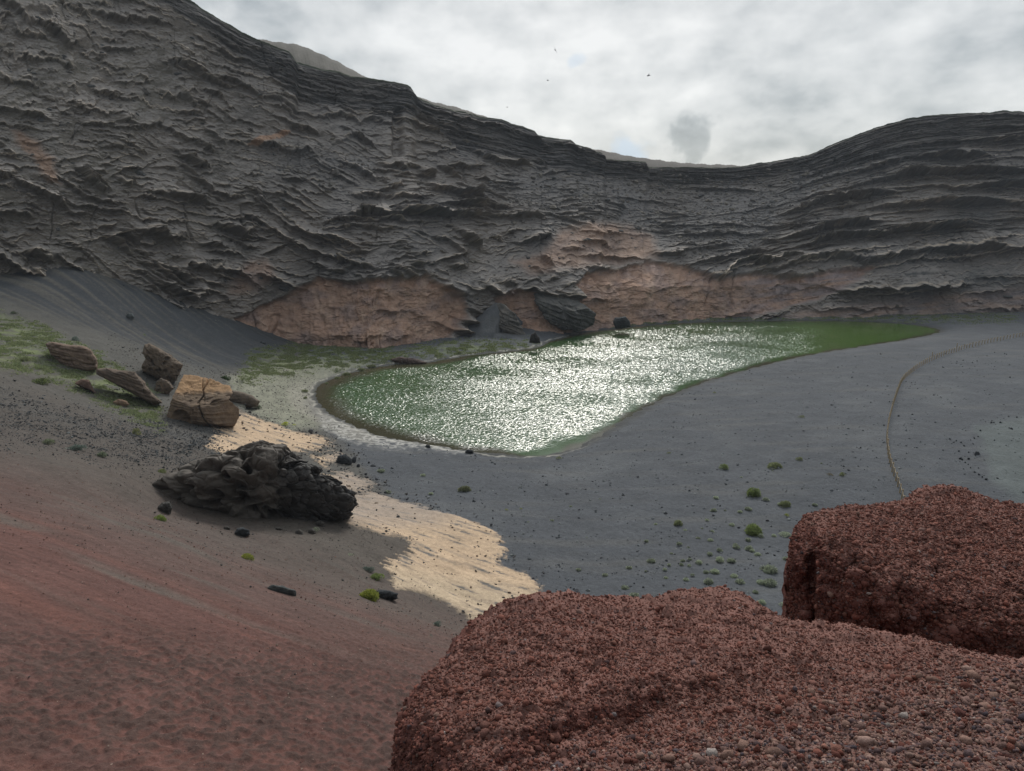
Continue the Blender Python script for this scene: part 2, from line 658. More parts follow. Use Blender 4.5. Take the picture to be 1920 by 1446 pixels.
# pale tuff sheets
PT = np.zeros(len(GX))
ptn = 40 * fbm(gys * 1.2, gxs * .3, 115, 5, .7) + 5 * noise2(GX * 3, GY * 3, 116)
for poly in ([(640, 925), (700, 925), (760, 945), (850, 965), (905, 985), (938, 1010), (940, 1045), (930, 1058), (990, 1075), (1015, 1110),
              (960, 1150), (930, 1170), (890, 1160), (850, 1140), (800, 1115), (750, 1105), (730, 1080), (725, 1058), (770, 1040), (765, 1010),
              (720, 1000), (660, 985), (620, 960)],
             [(400, 790), (445, 770), (480, 785), (560, 812), (625, 825), (610, 840), (560, 845), (500, 838), (430, 860), (395, 840), (410, 815)],
             [(608, 893), (650, 887), (700, 905), (690, 922), (640, 920), (610, 905)],
             [(590, 858), (640, 850), (655, 862), (600, 874)]):
    PT = np.maximum(PT, pm(GU + (wu - GU) * .8 + ptn, GV + (wv - GV) * .8 + ptn * .4, poly, 4.0))
dust = fbm(GX * .5 + GY * .2, GY * 1.2, 111, 5, .6)
dline = fbm(gys * 1.5, gxs * .25, 113, 4)
cp_ = np.tile(np.array([.47, .345, .235]), (len(GX), 1))
cp_ = mixc(cp_, (.43, .335, .235), sstep(1060, 1110, GV - (GU - 850) * .2))
cp_ = mixc(cp_, (.30, .235, .175), .75 * sstep(.0, .25, dline))
cp_ = mixc(cp_, (.10, .10, .10), .9 * sstep(.27, .38, dline + .3 * dust))
cp_ = mixc(cp_, (.25, .215, .19), .7 * sstep(1010, 960, GV + 10 * dust) * sstep(600, 640, GU) * sstep(900, 800, GU))
C = C * (1 - PT[:, None]) + cp_ * PT[:, None]
# shore: wet rim, salt line, foam patch
lft = sstep(1150, 1000, GU)
C = mixc(C, (.055, .055, .052), sstep(2.2, .4, SD) * .8)
brk = sstep(-.25, .15, noise2(GX * .5, GY * .5, 121))
C = mixc(C, (.34, .325, .29), lft * sstep(.30, .08, np.abs(SD - 1.0 - .5 * noise2(GX * .3, GY * .3, 124))) * (.35 + .5 * brk))
C = mixc(C, (.30, .28, .24), .5 * lft * sstep(2.5, 1.2, np.abs(SD - 2.6)) * sstep(720, 680, GU) * sstep(700, 740, GV))
FO = pm(wu, wv, [(600, 775), (640, 790), (700, 812), (770, 826), (850, 838), (880, 850), (780, 842), (690, 836), (640, 820), (605, 800)], 8)
C = mixc(C, (.50, .485, .45), .85 * FO * sstep(.0, .3, np.abs(fbm(GX * .6, GY * .9, 131, 4)) * -1 + .28) * .9)
# smooth greenish pan at right
PAN = pm(wu, wv, [(1830, 800), (2300, 700), (2300, 980), (1960, 980), (1860, 900)], 12)
C = mixc(C, (.110, .128, .124), PAN * .6)
C *= (1 + (1 - LEFT) * .10 * fbm(SD * .35, (GX + GY) * .02, 145, 4, .6))[:, None]
C *= (1 + .10 * n_md + .07 * noise2(GX * 2.7, GY * 2.7, 141))[:, None]
C *= (1 + RED * (.34 * fbm(gys * 2.6, gxs * .22, 143, 4) + .12 * noise2(GX * 6, GY * 6, 144)))[:, None]
C = np.clip(C, .01, .9)

# relief -------------------------------------------------------------------
amp = np.clip(GY / 60.0, .15, 1.0)
rel = .10 * fbm(GX * .25, GY * .25, 151, 5) * amp * 2
rel += LEFT * (.10 * fbm(gys * .6, gxs * .10, 153, 4) + .05 * fbm(GX * 1.2, GY * 1.2, 154, 4) * amp)
rel += SCR * .16 * s1
rel += RED * (.03 * fbm(GX * 3.2, GY * 2.2, 156, 4) + .015 * noise2(GX * 9, GY * 9, 157))
rel += sstep(1120, 1230, GV) * RED * .10 * noise2(GX * 4.4, GY * 3.2, 158)
rel += DK * .14 * np.maximum(0, noise2(GX * 2.2, GY * 2.2, 159)) ** 1.5 * 2
rel += PT * .12 * (fbm(gys * .9, gxs * .2, 161, 4)) + PT * .10
rel += (1 - LEFT) * .03 * noise2(GX * 1.5, GY * 1.5, 163) * amp
rel *= sstep(-1.0, 1.5, SD)
GZ = GZ + rel
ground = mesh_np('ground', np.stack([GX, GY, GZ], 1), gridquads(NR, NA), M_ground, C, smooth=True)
tag(ground, kind='structure')


def gheight(x, y):
    h, _ = ground_full(np.array([x], float), np.array([y], float))
    return float(h[0])


def on_ground(u, v):
    """ground point seen at picture position"""
    d = raydir(u, v)
    ys = np.exp(np.linspace(math.log(6), math.log(255), 900))
    xs = d[0] / d[1] * ys
    zs = CAMZ + d[2] / d[1] * ys
    h, _ = ground_full(xs, ys)
    k = np.nonzero(zs <= h)[0]
    i = k[0] if len(k) else len(ys) - 1
    return np.array([xs[i], ys[i], h[i]])


# ------------------------------------------------------------ water
m, t, b = nodes_mat('green_water')
nd, lk = t.nodes, t.links
b.inputs['Roughness'].default_value = 0.11
b.inputs['IOR'].default_value = 1.33
b.inputs['Specular IOR Level'].default_value = 0.42
at = nd.new('ShaderNodeAttribute')
at.attribute_name = 'tint'
lk.new(at.outputs['Color'], b.inputs['Base Color'])
ge = nd.new('ShaderNodeNewGeometry')
mpn = nd.new('ShaderNodeMapping')
mpn.inputs['Scale'].default_value = (0.8, 1.0, 1.0)
lk.new(ge.outputs['Position'], mpn.inputs[0])
wa = nd.new('ShaderNodeAttribute')
wa.attribute_name = 'ripple'
prev = None
for sc, dist in ((7.0, 0.008),):
    ns = nd.new('ShaderNodeTexNoise')
    ns.inputs['Scale'].default_value = sc
    ns.inputs['Detail'].default_value = 3
    ns.inputs['Roughness'].default_value = 0.55
    lk.new(mpn.outputs[0], ns.inputs[0])
    ml = nd.new('ShaderNodeMath')
    ml.operation = 'MULTIPLY'
    lk.new(ns.outputs[0], ml.inputs[0])
    lk.new(wa.outputs['Fac'], ml.inputs[1])
    bp = nd.new('ShaderNodeBump')
    bp.inputs['Distance'].default_value = dist * 1.0
    lk.new(ml.outputs[0], bp.inputs['Height'])
    if prev:
        lk.new(prev, bp.inputs['Normal'])
    prev = bp.outputs[0]
lk.new(prev, b.inputs['Normal'])
M_water = m
nx, ny = 1250, 1150
wx = np.linspace(-42, 122, nx)
wy = np.linspace(78, 220, ny)
WX, WY = [q.ravel() for q in np.meshgrid(wx, wy)]
wsd = sdist(WX, WY, shore)
q = gridquads(ny, nx)
keep = (wsd[q] < 1.5).any(1)
wc = np.tile(np.array([.038, .075, .026]), (len(WX), 1))
WU, WVv = project(WX, WY, WX * 0)
wc = mixc(wc, (.055, .10, .020), sstep(1350, 1600, WU))
edw = 1.6 + 4.2 * sstep(1000, 780, WU)
wc = mixc(wc, (.050, .042, .026), sstep(-1, -.15, (wsd + 1.2 * noise2(WX * .2, WY * .2, 5)) / edw) * .9)
wc *= (1 + .2 * fbm(WX * .06, WY * .06, 8, 3))[:, None]
rp = sstep(0.0, -3.6, wsd + 3.0 * fbm(WX * .10, WY * .10, 11, 3))
rp = rp * (1 - .95 * pm(WU + 12 * fbm(WX * .2, WY * .2, 14, 3), WVv, [(960, 875), (1000, 848), (1100, 818), (1180, 782), (1250, 744), (1260, 760), (1000, 880)], 8))
rp = rp * (1 - .93 * sstep(1480, 1640, WU + 60 * noise2(WX * .1, WY * .1, 12)))
WZ = rp * (.75 + .5 * fbm(WX * .06, WY * .10, 605, 3)) * (.030 * noise2(WX * .8, WY * 1.0, 601) + .044 * noise2(WX * 2.2 + .3 * WY, WY * 3.2, 602) + .029 * noise2(WX * 4.2, WY * 5.6 - .4 * WX, 603))
o = mesh_np('lagoon', np.stack([WX, WY, WZ], 1), q[keep], M_water, wc, smooth=False)
ra = o.data.attributes.new('ripple', 'FLOAT', 'POINT')
ra.data.foreach_set('value', (0.04 + rp).astype(np.float32))
tag(o, kind='structure')

# ------------------------------------------------------------ cliff
def interp(pts, u):
    p = np.array(pts, float)
    return np.interp(u, p[:, 0], p[:, 1])


BASEV = [(-400, 470), (0, 484), (130, 487), (200, 510), (330, 562), (450, 604), (540, 641), (600, 648), (680, 652), (760, 644), (840, 632), (900, 610), (960, 612),
         (1030, 618), (1100, 606), (1160, 603), (1300, 597), (1450, 596), (1600, 597), (1800, 600), (1920, 601), (2300, 604)]
BASEY = [(-400, 118), (0, 134), (130, 141), (330, 153), (450, 160), (540, 162), (680, 152), (760, 158), (840, 168), (930, 181), (1030, 178), (1100, 184),
         (1160, 192), (1300, 203), (1450, 207), (1600, 208), (1800, 210), (1920, 212), (2300, 214)]
RIMV = [(-400, -330), (0, -200), (200, -75), (330, -12), (352, -1), (372, 12), (384, 20), (420, 42), (440, 52), (475, 72), (540, 97), (556, 116), (600, 128), (640, 134), (660, 142), (700, 147),
        (740, 153), (762, 158), (770, 163), (778, 178), (792, 188), (815, 198), (850, 208), (880, 213), (900, 219), (940, 223), (960, 231), (985, 238), (1003, 245), (1010, 253), (1040, 260), (1070, 262),
        (1080, 271), (1100, 276), (1128, 288), (1132, 298), (1160, 302), (1210, 303), (1216, 314), (1260, 313), (1380, 314), (1400, 310), (1440, 304), (1500, 294), (1520, 289), (1532, 284), (1570, 267), (1600, 255),
        (1640, 240), (1680, 228), (1700, 223), (1740, 216), (1780, 213), (1850, 211), (1880, 208), (1920, 210), (2300, 190)]
RIMY = [(-400, 165), (0, 182), (350, 203), (560, 212), (780, 226), (1000, 243), (1200, 256), (1400, 260), (1600, 262), (1920, 262), (2300, 258)]
# guide lines for the bedding: phase 0 (rim) .. 1 (base)
G0 = RIMV
G1 = [(-400, 60), (0, 200), (300, 235), (480, 262), (620, 300), (800, 320), (960, 350), (1130, 352), (1300, 362), (1450, 372), (1560, 340), (1700, 300), (1920, 280), (2300, 260)]
G2 = [(-400, 330), (0, 360), (300, 400), (500, 440), (700, 440), (900, 430), (1100, 425), (1250, 440), (1400, 450), (1550, 418), (1750, 392), (1920, 400), (2300, 400)]
G3 = [(-400, 440), (0, 470), (150, 475), (300, 520), (500, 545), (600, 518), (760, 515), (900, 560), (1000, 530), (1150, 545), (1300, 512), (1500, 476), (1700, 450), (1920, 430), (2300, 410)]
G4 = [(-400, 600), (0, 620), (500, 650), (900, 650), (1200, 650), (1500, 598), (1700, 580), (1920, 560), (2300, 540)]

CU = np.linspace(-330, 2240, 1980)
NT = 760
NB = 40          # rows behind the rim
bv = interp(BASEV, CU)
rv = interp(RIMV, CU) + 2.5 * fbm(CU / 22, CU * 0, 201, 4, .6)
by = interp(BASEY, CU)
ryy = interp(RIMY, CU)
k = np.ones(61) / 61
by = np.convolve(np.pad(by, 30, 'edge'), k, 'valid')
ryy = np.convolve(np.pad(ryy, 30, 'edge'), k, 'valid')
bot = 34.0        # px below the base, buried
tt = np.linspace(0, 1, NT)
UU = np.tile(CU, (NT, 1))
VV = (bv + bot)[None] + ((rv - bv - bot)[None]) * tt[:, None]
tn = np.clip((bv[None] - VV) / (bv - rv)[None], -0.2, 1)   # 0 base, 1 rim
# profile of distance: steep foot, sloping middle, steep cap
g_t = interp([(-.2, -.12), (0, 0), (.22, .09), (.5, .42), (.86, .90), (1.0, 1.0)], tn)
gleft = interp([(-.2, -.10), (0, 0), (.25, .2), (.5, .45), (.88, .93), (1.0, 1.0)], tn)
wl = sstep(750, 400, UU)
g_t = g_t * (1 - wl) + gleft * wl
YY = by[None] + (ryy - by)[None] * g_t
# phase (px-like)
phs = []
gl = [interp(q, CU) for q in (G0, G1, G2, G3, G4)]
PHV = [0, 150, 290, 380, 480]
PH = np.zeros_like(UU)
for i in range(4):
    a, c_ = gl[i][None], gl[i + 1][None]
    f = np.clip((VV - a) / (c_ - a), 0 if i else -5, 1 if i < 3 else 5)
    sel = (VV >= a) if i else np.ones_like(VV, bool)
    PH = np.where(sel, PHV[i] + f * (PHV[i + 1] - PHV[i]), PH)
Pp = -PH          # increases upward
U = UU.ravel()
V_ = VV.ravel()
Pq = Pp.ravel()
tnr = tn.ravel()
# patches
wU = U + 8 * fbm(U / 30, V_ / 30, 211, 4)
wV = V_ + 6 * fbm(U / 30, V_ / 30, 215, 4)
T1 = pm(wU, wV, [(440, 598), (500, 570), (560, 540), (590, 520), (640, 524), (700, 524), (760, 522), (800, 516), (830, 535), (870, 556), (876, 590), (868, 600), (840, 640), (760, 690), (500, 690), (480, 640)], 3)
T2 = pm(wU, wV, [(1088, 560), (1082, 535), (1100, 512), (1150, 505), (1220, 488), (1290, 500), (1340, 524), (1420, 512), (1500, 520), (1560, 505), (1640, 500), (1600, 530), (1540, 560), (1460, 580), (1400, 600), (1300, 640), (1090, 640)], 4)
T3 = pm(wU, wV, [(1010, 480), (1050, 435), (1110, 418), (1180, 424), (1225, 440), (1235, 480), (1180, 490), (1100, 500), (1000, 515), (960, 490), (1000, 484)], 12) * .6
T4 = pm(wU, wV, [(930, 560), (960, 545), (1000, 548), (1060, 570), (1090, 590), (1060, 640), (930, 640), (940, 600)], 4)
T5 = pm(wU, wV, [(1440, 600), (1500, 585), (1600, 572), (1920, 540), (2300, 530), (2300, 620), (1440, 625)], 10) * .55
T6 = .7 * np.maximum(pm(wU, wV, [(462, 268), (500, 256), (545, 243), (540, 254), (490, 273)], 2.5), .75 * pm(wU, wV, [(20, 240), (60, 262), (95, 300), (110, 350), (85, 345), (60, 300), (30, 270)], 8))
T7 = .6 * pm(wU, wV, [(470, 490), (500, 490), (520, 520), (480, 545), (430, 550), (440, 520)], 12)
TAN = np.clip(np.maximum.reduce([T1, T2, T3, T4, T5, T6, T7]), 0, 1)
SMOOTH = np.clip(np.maximum.reduce([T1, T2, T3 * .8, T4 * .8, T5 * .7]), 0, 1)
GRV = np.maximum(pm(wU, wV, [(1000, 330), (1150, 320), (1500, 318), (1600, 300), (1650, 330), (1500, 380), (1420, 470), (1300, 500), (1250, 430), (1150, 420), (950, 400), (920, 360)], 22) * .85,
                 pm(wU, wV, [(500, 275), (600, 280), (720, 310), (700, 330), (560, 320), (480, 300)], 14) * .6)
CAPV = interp([(-400, -300), (0, -200), (380, 60), (560, 190), (640, 200), (780, 215), (860, 285), (960, 300), (1100, 330), (1250, 345), (1380, 345), (1500, 325), (1560, 318), (1640, 316), (1760, 290), (1850, 262), (1920, 245), (2300, 240)], U)
CAP = sstep(6, -8, V_ + 6 * noise2(U / 25, V_ / 9, 221) - CAPV)
FINE = np.clip(sstep(330, 200, V_ - .12 * U) * sstep(900, 600, U), 0, 1)     # upper left: finer bedding

LIP = np.zeros(len(U))
qx = U + 10 * fbm(U / 40, Pq / 25, 281, 3)
qy = Pq + 6 * fbm(U / 40, Pq / 25, 282, 3)
A1, B1, HC1 = worley2(qx / 34, qy / 17, 283)
A2, B2, HC2 = worley2(qx / 12, qy / 7, 284)
Pbase = Pq
brk_m = sstep(-.15, .3, fbm(U / 110, V_ / 80, 285, 3))
Pq = Pq + (1.5 + 2.5 * brk_m) * (HC1 - .5) + 2.5 * (HC2 - .5)
DISP = np.zeros(len(U))


def ledges(period, A, seed, lat, warpk=1.0, lipw=.07, cover=(-.15, .35), Pq=Pq):
    w = warpk * (0.70 * period * fbm(U / (lat * 1.3), Pq / (period * 5), seed, 3)
                 - 0.50 * period * (np.abs(noise2(U / (lat * .45), Pq / (period * 4), seed + 11)) - .3)
                 - 0.16 * period * np.abs(noise2(U / (period * .9), Pq / (period * 2.5), seed + 12)) + 0.07 * period * noise2(U / (period * .3), Pq / (period * 1.2), seed + 13))
    ph = (Pq + w) / period + 100.0
    kf = np.floor(ph)
    t = ph - kf
    a = sstep(cover[0], cover[1], noise2(U / lat + kf * 17.31, kf * 7.77 + .5, seed + 21))
    a2 = .65 + .5 * noise2(U / (lat * .3) + kf * 9.1, kf * 3.3 + .2, seed + 22)
    up = sstep(.36, .45, t)
    dn = 1 - np.clip((t - .45) / .55, 0, 1) ** .9
    prof = np.where(t < .44, .10 * np.sin(t / .44 * math.pi) * -1.2 + up, up * dn)
    lip = sstep(lipw, 0, np.abs(t - .50)) * a
    return A * a * a2 * prof, lip


calm = .35 + .65 * sstep(-.22, .12, fbm(U / 130, V_ / 80, 295, 3))
rough = (1 - .78 * SMOOTH) * (1 - .72 * GRV)
d1, l1 = ledges(34, 4.6, 301, 200, 1.0, .06, (-.05, .3))
d2, l2 = ledges(17, 2.3, 341, 130, 1.0, .08, (-.15, .2))
d3, l3 = ledges(11, .95, 381, 46, 1.0, .10, (-.15, .3))
e1_, m1 = ledges(42, 6.0, 303, 330, .8, .05, (-.25, .15))
e2_, m2 = ledges(20, 2.4, 343, 180, .8, .07, (-.2, .2))
x1, n1x = ledges(27, 3.9, 305, 190, .9, .07, (-.05, .25), Pq + .42 * U)
x2, n2x = ledges(14, 1.9, 306, 120, .9, .09, (-.1, .25), Pq + .50 * U)
x3, n3x = ledges(20, 2.6, 307, 150, .9, .08, (-.05, .25), Pq - .35 * U)
XA = sstep(-.10, .15, fbm(U / 150 + .004 * V_, V_ / 110, 297, 3) - .25 * sstep(330, 200, V_) - .2 * sstep(1050, 1250, U)) * sstep(1600, 1300, U)
XB = sstep(.10, .3, fbm(U / 140, V_ / 90, 298, 3)) * sstep(1700, 1400, U)
RG = sstep(1380, 1560, U + 40 * noise2(U / 60, V_ / 60, 296))
d1, l1, d2, l2 = d1 * (1 - RG) + e1_ * RG, l1 * (1 - RG) + m1 * RG, d2 * (1 - RG) + e2_ * RG, l2 * (1 - RG) + m2 * RG
d1, l1 = d1 * (1 - XA) + x1 * XA, l1 * (1 - XA) + n1x * XA
d2, l2 = d2 * (1 - XA) + x2 * XA, l2 * (1 - XA) + n2x * XA
d2, l2 = d2 * (1 - XB) + x3 * XB, l2 * (1 - XB) + n3x * XB
d4, l4 = ledges(5.0, .36, 421, 30, 1.0, .12, (-.4, .2))
big = (1 - CAP * .6)
DISP = 1.22 * rough * (d1 * (1 - .55 * FINE) * big + d2 * (1 - .35 * FINE) * big * calm + d3 * 1.0 * calm + d4 * .5 * calm)
LIP = rough * np.clip(l1 * (1 - FINE * .6) + .9 * l2 * (1 - FINE * .4) + .6 * l3 + .25 * l4, 0, 1)
# long straight bedding in the cap and in the lower right
bed = np.sin((Pq + 5 * fbm(U / 60, Pq / 30, 431, 3)) / 2.4) * .15 * sstep(-.2, .4, noise2(U / 60, Pq / 14, 432)) + fbm(U / 110, Pq / 5.5, 433, 3) * .8
DISP += (CAP * 1.5 + .12) * bed * (1 - .7 * SMOOTH)
# broad buttresses, cracks and rubble
DISP += 3.0 * fbm(U / 240, V_ / 260, 441, 3) * sstep(0, .2, tnr)
DISP += rough * .6 * calm * fbm(U / 30, V_ / 16, 445, 4)
DISP += (.25 + GRV * .5) * np.maximum(0, fbm(U / 7, V_ / 5, 449, 3)) ** 1.3 * 1.6 * (1 - SMOOTH)
vert = np.abs(noise2((U + 6 * noise2(U / 30, V_ / 40, 452)) / 60, V_ / 300, 453))
DISP -= .9 * sstep(.045, 0, vert) * (1 - GRV) * sstep(.25, .5, noise2(U / 90, V_ / 120, 454))
# smooth tan walls: flutes, joints
jn = np.abs(noise2((U - 16 * fbm(V_ / 30, U / 30, 461, 3)) / 26, V_ / 45, 463)) + .5 * sstep(.0, .25, noise2(U / 40, V_ / 40, 462))
jh = np.abs(noise2(U / 70, (V_ + U * .15 + 10 * fbm(U / 40, V_ / 40, 464, 3)) / 13, 465)) + .5 * sstep(-.1, .25, noise2(U / 50, V_ / 30, 466))
DISP += SMOOTH * (1.1 * fbm(U / 18, V_ / 22, 467, 5, .6) - .18 * sstep(.10, 0, jn) * sstep(-.1, .3, noise2(U / 50, V_ / 50, 468)) - .25 * sstep(.08, 0, jh) + .6 * fbm(U / 14, V_ / 60, 469, 3))
DISP -= 1.6 * T1 + 1.4 * T2 + .8 * T4
# groove of the old gully in the left cap
DISP -= 2.2 * pm(wU, wV, [(740, 205), (752, 205), (754, 290), (738, 295)], 4) * 1.0
brkn = (1 - .8 * SMOOTH) * (1 - .3 * GRV)
DISP += brkn * brk_m * (.75 * (HC1 - .5) + .35 * (HC2 - .5) - .35 * sstep(.10, 0, B1 - A1) * (HC2 > .6))
DISP *= sstep(-.16, -.02, tnr)
DISP *= 1 - .0 * tnr
# world positions
dx = (U - W / 2) / F
dyc = (H / 2 - V_) / F
d_y = CP + dyc * SP
d_z = -SP + dyc * CP
Yr = YY.ravel()
X = dx / d_y * Yr
Z = CAMZ + d_z / d_y * Yr
S = (NT, len(CU))
Xg, Yg, Zg = X.reshape(S), Yr.reshape(S), Z.reshape(S)
# smoothed normal from the undisplaced sheet
tu = np.stack([np.gradient(Xg, axis=1), np.gradient(Yg, axis=1), np.gradient(Zg, axis=1)], -1)
tv = np.stack([np.gradient(Xg, axis=0), np.gradient(Yg, axis=0), np.gradient(Zg, axis=0)], -1)
nm = np.cross(tu, tv)
nm /= np.linalg.norm(nm, axis=-1, keepdims=True) + 1e-9
nm[..., 2] *= .35
nm /= np.linalg.norm(nm, axis=-1, keepdims=True) + 1e-9
edge = sstep(1.0, .965, tn)     # keep the skyline where it was drawn
Pn = np.stack([Xg, Yg, Zg], -1) + nm * (DISP.reshape(S) * (.35 + .65 * edge))[..., None]
# rows behind the rim
top = Pn[-1]
back = []
for i in range(1, NB + 1):
    s_ = i / NB
    q = top.copy()
    q[:, 1] += 26 * s_ ** 1.3
    q[:, 0] *= q[:, 1] / top[:, 1]
    q[:, 2] += -3.5 * s_ ** 1.6 * 2 - .15 + .5 * s_ * noise2(CU / 9, CU * 0 + i * .3, 471) * .5
    back.append(q)
ALL = np.concatenate([Pn, np.array(back)], 0)
nr = ALL.shape[0]
# colour
cn1 = fbm(U / 120, V_ / 90, 481, 4)
cn2 = fbm(U / 16, V_ / 9, 485, 4)
cn3 = fbm(U / 60, Pq / 4, 487, 3)
CC = np.tile(np.array([.106, .091, .078]), (len(U), 1))
CC = mixc(CC, (.084, .081, .082), sstep(-.25, .3, cn1) * sstep(200, 700, U))
CC = mixc(CC, (.104, .096, .080), .7 * sstep(700, 100, U) * sstep(-.5, .3, cn1))
CC = mixc(CC, (.070, .078, .080), .6 * sstep(1500, 1800, U) * sstep(-.3, .3, cn1) * sstep(260, 340, V_))
CC = mixc(CC, (.110, .100, .096), .55 * sstep(.0, .5, cn3))
CC = mixc(CC, (.100, .100, .104), GRV * .5)
CC = mixc(CC, (.048, .048, .050), CAP * .75 * (1 - .5 * sstep(0, .5, cn3)))
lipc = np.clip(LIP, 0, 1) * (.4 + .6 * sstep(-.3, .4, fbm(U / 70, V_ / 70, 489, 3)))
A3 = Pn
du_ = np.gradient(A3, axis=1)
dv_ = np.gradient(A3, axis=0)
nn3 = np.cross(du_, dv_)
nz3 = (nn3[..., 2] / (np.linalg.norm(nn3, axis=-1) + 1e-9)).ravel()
CC = mixc(CC, (.165, .152, .143), .85 * sstep(.45, .85, nz3) * (1 - CAP * .6) * (1 - GRV * .5))  # lit ledge tops painted in: lighter tint where the displaced normal points up
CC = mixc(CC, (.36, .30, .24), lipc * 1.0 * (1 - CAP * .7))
tanc = np.tile(np.array([.245, .150, .098]), (len(U), 1))
tanc = mixc(tanc, (.185, .125, .095), sstep(-.2, .4, fbm(U / 45, V_ / 30, 491, 4)))
tanc = mixc(tanc, (.300, .200, .135), .6 * sstep(.0, .5, fbm(U / 22, V_ / 40, 493, 4)))
tanc = mixc(tanc, (.15, .12, .11), .8 * sstep(1320, 1480, U) * sstep(-.4, .3, fbm(U / 80, (V_ + U * .12) / 9, 495, 3)))
tanc = mixc(tanc, (.28, .145, .07), np.clip(T6 + T3 * .3, 0, 1))
tanc *= (.92 - .08 * sstep(.07, 0, jn) - .15 * sstep(.05, 0, jh))[:, None]
tanc *= np.array([1.22, 1.30, 1.48])
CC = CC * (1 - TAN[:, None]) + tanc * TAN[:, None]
CC *= (1.36 + .26 * cn2)[:, None]
gtop = sstep(.988, 1.0, tnr)
CC = mixc(CC, (.055, .070, .040), gtop * .8)
cback = np.tile(np.array([.06, .07, .045]), (NB * len(CU), 1))
CC = np.clip(np.concatenate([CC, cback]), .01, .9)
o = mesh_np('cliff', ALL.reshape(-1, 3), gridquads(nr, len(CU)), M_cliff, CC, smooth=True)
tag(o, kind='structure')
CLIFF = (CU, Pn)


# ------------------------------------------------------------ hill behind the rim
def hill(name, pts, Y, col):
    p = np.array(pts, float)
    us = np.linspace(p[0, 0], p[-1, 0], 240)
    vs = np.interp(us, p[:, 0], p[:, 1])
    vs = np.convolve(np.pad(vs, 6, 'edge'), np.ones(13) / 13, 'valid')
    rows = []
    for i in range(40):
        s_ = i / 39 * 2 - 1          # -1 near foot .. 0 crest .. 1 far foot
        r = []
        for u, v in zip(us, vs):
            c = P(u, v, Y)
            k_ = (Y + s_ * 60) / Y
            r.append((c[0] * k_, Y + s_ * 60, c[2] - 26 * (1 - math.cos(s_ * 1.5)) + 0.12 * math.sin(u * .9 + i) + .15 * math.sin(u * .23)))
        rows.append(r)
    V = np.array(rows).reshape(-1, 3)
    n = fbm(V[:, 0] * .1, V[:, 1] * .1, 501, 4)
    V[:, 2] += .5 * n
    c = np.array(col)[None] * (1 + .25 * n[:, None]) * np.ones((len(V), 1))
    return tag(mesh_np(name, V, gridquads(40, 240), M_cliff, c, smooth=True), kind='structure')


hill('hill', [(380, 90), (470, 78), (535, 87), (560, 91), (600, 106), (640, 124), (690, 152), (760, 175), (800, 190), (830, 199), (860, 205), (900, 217), (960, 240)], 330, (.105, .098, .085))
hill('hill', [(1000, 262), (1060, 270), (1110, 280), (1150, 288), (1210, 298), (1280, 306), (1340, 310), (1390, 311), (1450, 312), (1600, 330)], 340, (.11, .10, .09))


